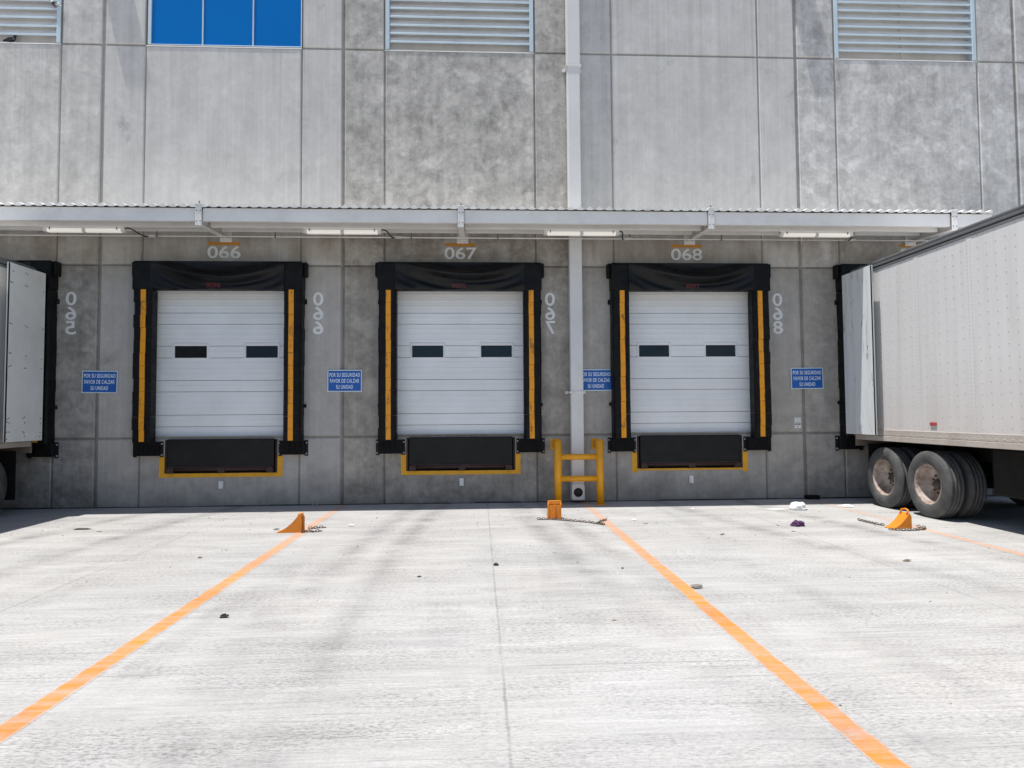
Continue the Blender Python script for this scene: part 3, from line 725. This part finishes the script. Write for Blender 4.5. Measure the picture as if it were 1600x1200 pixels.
for c, num in DOCKS:
    t = thing('dock_leveler', 'black steel dock leveler with hanging lip under door ' + num, 'dock leveler', (c, 0.1, 0.6), 'dock levelers below the doors')
    b = MB(); b.box(c-0.985, c+0.985, 0.02, 0.29, 1.165, 1.20, 0.004); b.box(c-0.985, c+0.985, 0.27, 0.29, 0.60, 1.16); b.build('platform', M['steel'], t)
    b = MB(); b.box(c-0.935, c+0.935, -0.035, -0.010, 0.70, 1.185, 0.006)
    b.box(c-0.935, c+0.935, -0.030, 0.02, 1.186, 1.20, 0.004); lip = b.build('lip_plate', M['steel'], t)
    b = MB(); b.tube([(c-0.90, -0.03, 0.665), (c+0.90, -0.03, 0.665)], 0.032, 12); b.box(c-0.91, c+0.91, -0.055, -0.02, 0.695, 0.712, 0.003); b.build('lip_bar', M['rusty'], lip)
    for sx in (-0.87, 0.02, 0.87):
        b = MB(); b.box(c+sx-0.06, c+sx+0.06, -0.07, -0.005, 0.605, 0.69, 0.006); b.build('lip_keeper', M['rusty'], t)
    b = MB(); b.box(c-0.985, c-0.955, -0.005, 0.27, 0.60, 1.16); b.box(c+0.955, c+0.985, -0.005, 0.27, 0.60, 1.16); b.box(c-0.955, c+0.955, 0.20, 0.27, 0.595, 0.64); b.build('pit_frame', M['rusty'], t)
    t = thing('wall_outlet', 'small white outlet box on the wall under the dock %s leveler' % num, 'outlet box', (c+0.01, 0, 0.39), 'white outlet boxes below the levelers')
    b = MB(); b.box(c-0.03, c+0.05, -0.045, -0.003, 0.315, 0.455, 0.006); b.build('box', M['white'], t)
    b = MB(); b.box(c-0.018, c+0.038, -0.052, -0.046, 0.33, 0.44, 0.003); b.build('cover', M['white'], t)

# ------------------------------------------------------------------ signs
for xx, zc, rz, lab in ((-6.74, 2.23, -0.012, 'blue safety sign on the wall left of dock 066'), (-2.43, 2.23, -0.004, 'blue safety sign between docks 066 and 067'),
                    (2.15, 2.225, 0.0, 'blue safety sign partly behind the downpipe, left of dock 068'), (6.135, 2.24, 0.006, 'blue safety sign right of dock 068 above the small notice')):
    t = thing('safety_sign', lab, 'sign', (xx, -0.01, zc), 'blue wheel chocking signs')
    b = MB(); b.box(-0.31, 0.31, -0.010, -0.004, -0.20, 0.20, 0.001); b.build('border', M['signborder'], None).parent = t
    b = MB(); b.box(-0.292, 0.292, -0.013, -0.0105, -0.182, 0.182); b.build('face', M['sign'], None).parent = t
    for txt, zz, w in (('POR SU SEGURIDAD', 0.108, 0.545), ('FAVOR DE CALZAR', 0.0, 0.52), ('SU UNIDAD', -0.110, 0.30)):
        b = MB(); add_text(b, text_mesh(txt, 0.08, 0.0008, 0.0006, w, 0.070), 0, -0.0145, zz)
        b.build('lettering', M['signtext'], None).parent = t
    t.rotation_euler = (0, -rz, 0)
t = thing('wall_notice', 'small white notice with black pictograms on the wall right of dock 068', 'notice', (5.94, 0, 1.41))
b = MB(); b.box(5.88, 6.00, -0.006, -0.002, 1.31, 1.51); b.build('sheet', M['paper'], t)
b = MB(); b.box(5.925, 5.955, -0.008, -0.0062, 1.487, 1.493); b.box(5.90, 5.975, -0.008, -0.0062, 1.418, 1.423)
for dx in (-0.038, 0.0, 0.038): b.tube([(5.94+dx, -0.0062, 1.385), (5.94+dx, -0.008, 1.385)], 0.014, 12)
b.tube([(5.942, -0.0062, 1.338), (5.942, -0.008, 1.338)], 0.010, 12); b.build('print', M['black'], t)
b = MB(); b.box(6.02, 6.26, -0.16, -0.02, 0.0, 0.075, 0.012); tag(b.build('rubber_block', M['rubber'], None, (6.14, -0.09, 0)), 'flat black rubber block on the ground against the wall', 'block')

# ------------------------------------------------------------------ trailers
TL, HW = 13.2, 1.30
def wheel_proto(sx):                                     # outer face towards sx
    R = 0.505; W = 0.28
    e = bpy.data.objects.new('wheel', None); COL.objects.link(e); e.empty_display_size = 0.1
    prof = [(0.055, 0.300), (0.02, 0.312), (0.008, 0.342), (0.0, 0.39), (0.006, 0.44), (0.018, 0.468), (0.034, 0.488), (0.042, 0.500)]
    xs_ = [0.05, 0.082, 0.086, 0.098, 0.102, 0.134, 0.138, 0.150, 0.154, 0.186, 0.190, 0.202, 0.206, 0.235]
    gro = [0, 0, 1, 1, 0, 0, 1, 1, 0, 0, 1, 1, 0, 0]
    prof += [(x, 0.505 - 0.016*q) for x, q in zip(xs_, gro)]
    prof += [(0.243, 0.500), (0.262, 0.468), (0.28, 0.39), (0.262, 0.300), (0.225, 0.288)]
    prof = [(-sx*x if sx > 0 else x, r) for x, r in prof]
    b = MB(); b.lathe_x(prof, (0, 0, 0), 72)
    ty = b.build('tyre', M['tyre']); ty.parent = e
    s = -sx
    b = MB(); b.lathe_x([(s*q, r) for q, r in ((0.045, 0.300), (0.028, 0.312), (0.022, 0.308), (0.030, 0.290), (0.055, 0.280), (0.160, 0.272), (0.205, 0.245), (0.215, 0.16), (0.210, 0.075), (0.212, 0.0001))], (0, 0, 0), 48)
    for k in range(5):
        a = 2*PI*k/5+0.3
    ri = b.build('rim', M['rim']); ri.parent = e
    b = MB(); b.lathe_x([(s*q, r) for q, r in ((0.214, 0.082), (0.165, 0.074), (0.150, 0.06), (0.148, 0.0001))], (0, 0, 0), 24)
    for k in range(10):
        a = 2*PI*k/10; b.tube([(s*0.215, 0.135*math.cos(a), 0.135*math.sin(a)), (s*0.188, 0.135*math.cos(a), 0.135*math.sin(a))], 0.014, 6)
    hb = b.build('hub', M['hub']); hb.parent = e
    return e

def trailer(xc, yr, near, lab, left):
    """near: side (+1/-1 in x) that faces the middle docks"""
    t = thing('semi_trailer', lab, 'trailer', (xc, yr, 0), 'white box trailers backed onto the docks')
    def P(mb, name, mat, par=None):
        o = mb.build(name, mat); o.parent = par if par else t; return o
    zb, zt = 1.30, 4.06
    for s in (-1, 1):
        b = MB(); x = s*HW
        b.box(*sorted((x, x-s*0.04)), -TL, -0.03, zb, zt)
        b.mi = 1
        if s == near:
            nrm = (s, 0, 0); y = -0.79-0.02
            seams = [-0.68 - 1.13*k for k in range(6)]
            for ys in seams:
                b.mi = 0; b.box(*sorted((x, x+s*0.004)), ys-0.05, ys+0.05, zb, zt, 0.0015); b.mi = 1
                for off in (-0.032, 0.032):
                    z = zb+0.04
                    while z < zt-0.03: b.dome((x+s*0.004, ys+off, z), nrm, 0.006, 0.005); z += 0.056
                for kk in range(1, 7):
                    yy = ys - 1.13*kk/7
                    z = zb+0.07 + (0.0 if kk % 2 else 0.02)
                    while z < zt-0.05: b.dome((x, yy, z), nrm, 0.0075, 0.006); z += 0.155
        P(b, 'side_panel', [M['trailer'], M['rivet']])
        b = MB(); b.box(*sorted((x+s*0.020, x-s*0.05)), -TL, -0.03, 4.085, 4.185, 0.012); b.box(*sorted((x+s*0.012, x-s*0.02)), -TL, -0.03, 4.030, 4.072, 0.006); b.box(*sorted((x+s*0.026, x+s*0.018)), -TL, -0.03, 4.150, 4.165, 0.003); P(b, 'top_rail', M['rail'])
        b = MB(); b.box(*sorted((x+s*0.014, x-s*0.04)), -TL, -0.03, 1.205, 1.305, 0.004); b.box(*sorted((x+s*0.020, x-s*0.04)), -TL, -0.03, 1.115, 1.200, 0.006)
        b.mi = 1
        if s == near:
            y = -0.5; k = 0
            while y > -6.5:
                b.dome((x+s*0.014, y, 1.235), (s, 0, 0), 0.011, 0.007); b.dome((x+s*0.014, y-0.06, 1.27), (s, 0, 0), 0.007, 0.005)
                if k % 2 == 0: b.dome((x+s*0.020, y+0.03, 1.185), (s, 0, 0), 0.008, 0.006); b.dome((x+s*0.020, y+0.03, 1.13), (s, 0, 0), 0.006, 0.005)
                y -= 0.135; k += 1
            y = -0.5
            while y > -6.5: b.dome((x+s*0.014, y, 1.296), (s, 0, 0), 0.006, 0.005); y -= 0.045
        P(b, 'side_rail', [M['siderail'], M['rivet']])
    b = MB(); b.box(-HW+0.05, HW-0.05, -TL, -0.03, 4.14, 4.17); P(b, 'roof', M['trailer'])
    b = MB(); b.box(-HW+0.04, HW-0.04, -TL, -TL+0.05, 1.2, 4.12, 0.01); P(b, 'front_wall', M['trailer'])
    b = MB(); b.box(-HW+0.05, HW-0.05, -TL+0.06, -0.03, 1.12, 1.20); P(b, 'floor', M['chassis'])
    b = MB(); b.box(-HW, -HW+0.09, -0.028, 0.03, 1.0, 4.18, 0.006); b.box(HW-0.09, HW, -0.028, 0.03, 1.0, 4.18, 0.006); b.box(-HW+0.09, HW-0.09, -0.028, 0.03, 4.06, 4.18, 0.006); b.box(-HW+0.09, HW-0.09, -0.028, 0.03, 1.0, 1.19, 0.006); P(b, 'rear_frame', M['brownframe'])
    # doors swung right round along the sides
    for s in (-1, 1):
        x = s*(HW+0.14); b = MB()
        L = 0.90
        dm = M['plain'] if left else M['scuff']
        b.box(*sorted((x, x+s*0.04)), -L, 0.0, 1.215, 4.09, 0.006)
        if s == near and left:
            b.mi = 1
            for z in (1.28, 1.36, 1.52, 1.60, 2.42, 2.62, 3.1, 3.78, 3.98):
                for yy in (-0.86, -0.82, -0.50, -0.46, -0.06):
                    if random.random() < 0.8: b.dome((x+s*0.04, yy+random.uniform(-0.01, 0.01), z+random.uniform(-0.02, 0.02)), (s, 0, 0), 0.012, 0.006)
        d = P(b, 'rear_door', [dm, M['black']]); d['label'] = 'clean rear door with black bolt heads, swung open along the side' if left else 'scuffed rear door swung open along the side'
        h = MB()
        for z in (1.5, 2.2, 3.0, 3.8): h.box(*sorted((s*(HW+0.004), x)), -0.05, 0.02, z-0.04, z+0.04, 0.004)
        h.build('hinge', M['rail']).parent = d
        if s == near:
            k = MB(); k.box(*sorted((x+s*0.042, x+s*0.036)), -L-0.02, -L+0.012, 1.22, 4.085, 0.003); k.build('edge_gasket', M['rubber']).parent = d
    # running gear
    for yy in (-0.82, -1.93):
        b = MB(); b.tube([(-1.0, yy, 0.505), (1.0, yy, 0.505)], 0.075, 16); P(b, 'axle', M['chassis'])
    for s in (-1, 1):
        w0 = wheel_proto(s)
        first = True
        for yy in (-0.82, -1.93):
            for xo in ((HW+0.04), (HW+0.04-0.33)):
                if s != near and xo < HW-0.1: continue
                if left: xo -= 0.16
                w = w0 if first else copy_tree(w0)
                w.parent = t; w.location = (s*xo, yy, 0.503); w.rotation_euler = (random.uniform(0, 6), 0, 0); first = False
        b = MB(); b.box(*sorted((s*0.45, s*0.60)), -6.0, -0.2, 0.86, 1.11, 0.01); P(b, 'chassis_rail', M['chassis'])
        for yy in (-0.25, -1.37, -2.52):
            b = MB(); b.prism([(yy-0.10, 1.10), (yy+0.10, 1.10), (yy+0.05, 0.62), (yy-0.05, 0.62)], 'x', *sorted((s*0.62, s*0.70)))
            P(b, 'suspension_hanger', M['chassis'])
    b = MB(); b.prism([(-3.25, 1.11), (-2.85, 1.11), (-2.96, 0.95), (-3.10, 0.95)], 'x', *sorted((near*0.50, near*0.85))); b.box(*sorted((near*0.60, near*0.78)), -3.06, -3.00, 0.66, 0.95, 0.004); P(b, 'bracket', M['hub'])
    b = MB(); b.box(-1.1, 1.1, -0.14, -0.06, 0.50, 0.60, 0.01); b.box(-0.6, -0.5, -0.13, -0.07, 0.60, 1.0); b.box(0.5, 0.6, -0.13, -0.07, 0.60, 1.0); P(b, 'rear_guard', M['chassis'])
    for q in (-1, 1):
        b = MB(); b.box(*sorted((q*1.24, q*0.10)), -0.285, -0.27, 0.24, 1.05, 0.002); P(b, 'mud_flap', M['chassis'])  # flaps widened to block the lit view under the trailer
    b = MB(); b.box(-1.05, 1.05, -4.6, -2.9, 0.45, 1.10, 0.03); P(b, 'underbody_shade_box', M['chassis'])  # dark box added to stand in for deep shade under the trailer
    if not left:
        x = near*HW; b = MB(); b.box(*sorted((x, x+near*0.018)), -2.17, -2.03, 1.395, 1.445, 0.004); P(b, 'marker_lamp', M['redlens'])
    for s in (-1, 1):
        b = MB(); b.box(*sorted((s*0.75, s*0.87)), -10.1, -9.98, 0.06, 1.12, 0.01); b.box(*sorted((s*0.70, s*0.92)), -10.2, -9.88, 0.0, 0.05, 0.01); P(b, 'landing_leg', M['chassis'])
    return t
trailer(8.10, -0.44, -1, 'white riveted box trailer with scuffed open door, parked at the right edge', False)
trailer(-8.95, -0.40, 1, 'white box trailer with bolted open door, at the left edge in shade', True)

# ------------------------------------------------------------------ wheel chocks and chains
def chock(loc, rz, lab, Ln=0.40, Wd=0.20, H=0.265, handle=False):
    t = thing('wheel_chock', lab, 'wheel chock', loc, 'orange wheel chocks')
    n = 12; curve = []
    for i in range(n+1):
        a = i/n; curve.append((-Ln*0.62 + Ln*0.90*a, 0.006 + H*(0.35*a + 0.65*a**2.1)))
    top = curve[-1]
    poly = [(-Ln*0.62, 0.0)] + curve + [(Ln*0.38, H*0.80), (Ln*0.38, 0.0)]
    for s in (-1, 1):
        b = MB(); y0, y1 = sorted((s*Wd/2, s*(Wd/2-0.014))); b.prism(poly, 'y', y0, y1); b.build('side_plate', M['orange']).parent = t
    b = MB(); w = Wd/2-0.0145
    for i in range(n):
        p, q = curve[i], curve[i+1]
        b.prism([(p[0], p[1]+0.002), (q[0], q[1]+0.002), (q[0]+0.004, q[1]-0.012), (p[0]+0.004, max(0.0, p[1]-0.012))], 'y', -w, w)
    b.build('ramp', M['orange']).parent = t
    b = MB(); b.box(Ln*0.34, Ln*0.36, -w, w, 0.02, H*0.80, 0.002); b.box(Ln*0.36, Ln*0.42, -0.012, 0.012, 0.02, H*0.82, 0.004); b.box(Ln*0.28, Ln*0.40, -w, w, 0.0, 0.014); b.build('back_plate', M['orange']).parent = t
    b = MB()
    if handle:
        b.tube([(top[0]-0.02, -0.06, top[1]-0.02), (top[0]+0.0, -0.06, top[1]+0.035), (top[0]+0.01, 0.0, top[1]+0.05), (top[0]+0.0, 0.06, top[1]+0.035), (top[0]-0.02, 0.06, top[1]-0.02)], 0.012, 8)
    else:
        b.box(top[0]-0.02, top[0]+0.02, -w, w, top[1]-0.05, top[1]+0.004, 0.004)
    b.build('handle', M['orange']).parent = t
    t.rotation_euler = (0, 0, rz)
    return t
chock((-2.58, -2.76, 0.0), 0.0, 'orange steel wheel chock side on, on the left bay line', 0.34, 0.18, 0.245)
chock((1.15, -1.85, 0.0), -PI/2-0.03, 'orange wheel chock seen from behind beside the pipe guard', 0.34, 0.205, 0.27)
chock((5.82, -3.18, 0.0), 0.16, 'orange wheel chock with its ramp facing left, beside the right trailer tyres', 0.30, 0.17, 0.205, True)

def chain(pts, lab, r=0.006, L=0.052):
    P = [Vector(p) for p in pts]; out = []; b = MB()
    # resample
    seg = [(P[i+1]-P[i]).length for i in range(len(P)-1)]; tot = sum(seg); n = int(tot/(L*0.72)); 
    def at(d):
        for i, sl in enumerate(seg):
            if d <= sl or i == len(seg)-1: return P[i].lerp(P[i+1], min(1, d/sl)), (P[i+1]-P[i]).normalized()
            d -= sl
    for k in range(n):
        p, tdir = at(k*L*0.72); side = tdir.cross(Vector((0, 0, 1))).normalized(); u = side if k % 2 else (side*0.45+Vector((0, 0, 0.9))).normalized()
        p = p + Vector((random.uniform(-.006, .006), random.uniform(-.006, .006), 0.011 + (0.0 if k % 2 else 0.008)))
        loop = []
        for q in range(10):
            a = 2*PI*q/10; loop.append(p + tdir*(L*0.5*math.cos(a)) + u*(0.017*math.sin(a)))
        b.tube(loop, r, 5, closed=True)
    return tag(b.build('chain', M['chain'], None, P[0]), lab, 'chain', 'rusty chains of the wheel chocks')
chain([(-2.42, -2.86, 0), (-2.36, -2.80, 0), (-2.30, -2.84, 0), (-2.24, -2.80, 0), (-2.18, -2.76, 0)], 'short rusty chain heaped beside the left chock')
chain([(-2.40, -2.55, 0), (-2.30, -2.50, 0), (-2.16, -2.45, 0)], 'thin bit of chain on the bay line behind the left chock')
chain([(0.90, -2.02, 0), (1.10, -2.04, 0), (1.35, -2.20, 0), (1.60, -2.38, 0), (1.80, -2.60, 0), (1.72, -2.48, 0), (1.80, -2.30, 0), (1.92, -2.18, 0)], 'long rusty chain stretched from the middle chock to the bay line')
chain([(5.60, -2.55, 0), (5.63, -2.72, 0), (5.64, -2.90, 0), (5.70, -3.02, 0)], 'rusty chain lying left of the right chock')
chain([(5.58, -3.36, 0), (5.70, -3.42, 0), (5.86, -3.42, 0), (6.02, -3.38, 0), (6.10, -3.28, 0), (6.06, -3.16, 0)], 'chain looped round the foot of the right chock')

# ------------------------------------------------------------------ birds perched in the left louvre
def bird_mat(name, a, c, lo, hi):
    k = NT(name); p = k.pos(True); f = k.ramp(k.noise(p, 13, 3), lo, hi)
    k.set(Base_Color=k.mix(f, a, c), Roughness=0.7); return k.m
def bird(loc, sc, mat, lab, flip=1):
    t = thing('bird', lab, 'bird', loc, 'birds perched in the louvre')
    sp = [(-0.190, 0.055, 0.008), (-0.165, 0.058, 0.020), (-0.10, 0.070, 0.036), (-0.04, 0.088, 0.058), (0.02, 0.100, 0.066), (0.07, 0.118, 0.056), (0.098, 0.148, 0.036), (0.108, 0.176, 0.030), (0.120, 0.196, 0.030), (0.140, 0.198, 0.020), (0.152, 0.194, 0.007), (0.172, 0.187, 0.002)]
    b = MB(); b.tube([(flip*x*sc, 0, z*sc) for x, z, r in sp], [r*sc for x, z, r in sp], 16)
    o = b.build('body', mat); o.parent = t
    for q in (-1, 1):
        b = MB(); b.tube([(flip*0.012*sc, q*0.022*sc, 0.05*sc), (flip*0.018*sc, q*0.022*sc, 0.004), (flip*0.05*sc, q*0.026*sc, 0.003)], 0.004*sc, 6); b.build('leg', M['redlens']).parent = t
    return t
bird((-8.46, 0.03, 8.395), 0.72, bird_mat('dark_feathers', (0.012, 0.013, 0.016), (0.16, 0.17, 0.18), 0.52, 0.60), 'dark bird with a grey wing perched on the left louvre sill')
bird((-7.66, -0.012, 9.055), 0.62, bird_mat('pied_feathers', (0.02, 0.02, 0.025), (0.62, 0.62, 0.64), 0.48, 0.54), 'black and white bird perched on an upper blade of the left louvre', -1)

# ------------------------------------------------------------------ litter
def crumple(name, lab, cat, loc, sx, sy, sz, mat, seed, rough=0.45):
    rnd = random.Random(seed); b = MB(); bmesh.ops.create_icosphere(b.bm, subdivisions=3, radius=1.0)
    from mathutils import noise
    for v in b.bm.verts:
        n = noise.noise(v.co*1.7 + Vector((seed*3.1, 0, 0))); n2 = noise.noise(v.co*4.1 + Vector((0, seed*2.7, 0)))
        q = v.co*(1+rough*n+rough*0.6*n2); v.co = Vector((q.x*sx, q.y*sy, max(0.0, q.z+0.55)*sz))
    return tag(_put(b, name, mat, loc), lab, cat)
def _put(b, name, mat, loc):
    o = b.build(name, mat); o.location = loc; return o
def sheet(name, lab, cat, loc, pts, mat, seed, amp=0.012):
    rnd = random.Random(seed); b = MB()
    top = [Vector((p[0], p[1], 0.006+rnd.random()*amp)) for p in pts]; cx = sum((p for p in top), Vector())/len(top); cx.z += amp
    n = len(top); tv = [b.bm.verts.new(p) for p in top]; cv = b.bm.verts.new(cx); bv = [b.bm.verts.new(p-Vector((0, 0, 0.004))) for p in top]; dv = b.bm.verts.new(cx-Vector((0, 0, 0.004)))
    for i in range(n):
        j = (i+1) % n; b.bm.faces.new([tv[i], tv[j], cv]); b.bm.faces.new([bv[j], bv[i], dv]); b.bm.faces.new([tv[j], tv[i], bv[i], bv[j]])
    return tag(_put(b, name, mat, loc), lab, cat)
crumple('crumpled_bag', 'white crumpled plastic bag near the wall right of dock 068', 'bag', (5.26, -1.36, 0), 0.15, 0.11, 0.085, M['white'], 3, 0.22)
sheet('paper_sheet', 'torn white paper strip lying left of the crumpled bag', 'paper', (4.86, -1.30, 0), [(-0.22, 0.02), (0.0, -0.05), (0.24, -0.09), (0.22, -0.02), (0.02, 0.05)], M['paper'], 4)
crumple('purple_rag', 'dark purple rag crumpled on the concrete before dock 068', 'rag', (4.50, -2.92, 0), 0.085, 0.06, 0.05, M['purple'], 5, 0.6)
crumple('dark_scrap', 'dark crumpled scrap on the concrete inside the left bay line', 'litter', (-2.05, -6.73, 0), 0.030, 0.018, 0.020, M['rag'], 6, 0.6)
b = MB()
for k in range(7):
    rr = random.uniform(0.022, 0.045); cx, cy = random.uniform(-0.02, 0.02), random.uniform(-0.015, 0.015); ph = random.uniform(0, 6); tl_ = random.uniform(-0.25, 0.25)
    b.tube([(cx+rr*math.cos(2*PI*q/16+ph), cy+0.55*rr*math.sin(2*PI*q/16+ph), 0.008+0.004*k*0.6+0.02*(1+math.sin(2*PI*q/16))*abs(tl_)) for q in range(16)], 0.0035, 5, closed=True)
tag(_put(b, 'wire_tangle', M['wire'], (2.00, -6.12, 0)), 'small grey tangle of wire right of the middle bay line', 'wire')
sheet('paper_scrap', 'small white paper scrap beside the right trailer tyre', 'paper', (6.18, -1.15, 0), [(-0.12, 0.05), (0.0, -0.04), (0.14, -0.05), (0.10, 0.03)], M['paper'], 9, 0.03)
b = MB(); b.box(-0.035, 0.035, -0.03, 0.03, 0.0, 0.055, 0.004, Matrix.Rotation(0.4, 4, 'Z')); tag(_put(b, 'cardboard_piece', M['card'], (-2.66, -2.36, 0)), 'small pale cardboard cube behind the left chock', 'cardboard')
sheet('black_scrap', 'flat black scrap left of the left chock', 'litter', (-2.86, -2.60, 0), [(-0.05, 0.0), (0.0, -0.018), (0.05, 0.0), (0.0, 0.016)], M['rag'], 11)
b = MB(); b.tube([(0.045*math.cos(2*PI*q/18), 0.01*math.sin(2*PI*q/9), 0.045+0.042*math.sin(2*PI*q/18)) for q in range(18)], 0.009, 6, closed=True); tag(_put(b, 'plastic_ring', M['card'], (-2.93, -0.10, 0)), 'small pale ring lying at the wall foot below dock 066', 'ring')
crumple('scrap', 'dark flattened scrap on the concrete at the far left', 'litter', (-5.68, -2.30, 0), 0.11, 0.03, 0.012, M['rag'], 13, 0.7)
crumple('pebble', 'small dark pebble on the slab joint before dock 067', 'stone', (0.17, -5.05, 0), 0.024, 0.02, 0.018, M['rag'], 14)
LIT = [((-3.18, -4.42), 'brown leaf scrap beside the left bay line', M['brown'], 0.035), ((-0.6, -5.5), 'tiny dark chip between the bay lines', M['rag'], 0.025), ((1.48, -5.3), 'tiny dark stone just left of the middle bay line', M['rag'], 0.022),
       ((2.32, -2.2), 'white scrap right of the pipe guard', M['paper'], 0.045), ((2.42, -2.5), 'thin pale scrap right of the chain end', M['card'], 0.06), ((-1.87, -2.35), 'white shred on the concrete before dock 067', M['paper'], 0.06),
       ((3.2, -3.5), 'brown twig scrap before dock 068', M['brown'], 0.04), ((4.6, -5.2), 'thin brown splinter near the right slab joint', M['brown'], 0.05), ((3.56, -1.16), 'small white crumb at the shadow edge before dock 068', M['paper'], 0.04),
       ((-5.35, -2.5), 'grey shred beside the dark scrap at far left', M['card'], 0.05)]
for i, (xy, lab, mt, s) in enumerate(LIT):
    sheet('litter_scrap', lab, 'litter', (xy[0], xy[1], 0), [(s*math.cos(a)*random.uniform(0.6, 1.1), s*0.5*math.sin(a)*random.uniform(0.6, 1.1)) for a in [2*PI*k/6 for k in range(6)]], mt, 20+i, s*0.25)
# fine grit and fallen fibre nobody could count
b = MB()
for i in range(280):
    x, y = random.uniform(-8, 7), -abs(random.gauss(0, 3.6))-0.1
    if y < -10: continue
    s = random.uniform(0.003, 0.010)*(1.6 if random.random() < 0.08 else 1); a = random.uniform(0, PI); l = random.uniform(1, 2.6)
    v = [b.bm.verts.new((x + s*l*math.cos(a+q)*(1 if k % 2 else 0.8), y + s*math.sin(a+q), 0.0)) for k, q in enumerate([0, 1.6, 3.1, 4.7])]; tpv = b.bm.verts.new((x, y, s*0.8))
    for k in range(4): b.bm.faces.new([v[k], v[(k+1) % 4], tpv])
o = b.build('grit', M['brown']); o['kind'] = 'stuff'; o['label'] = 'fine dark grit scattered over the concrete yard'; o['category'] = 'grit'
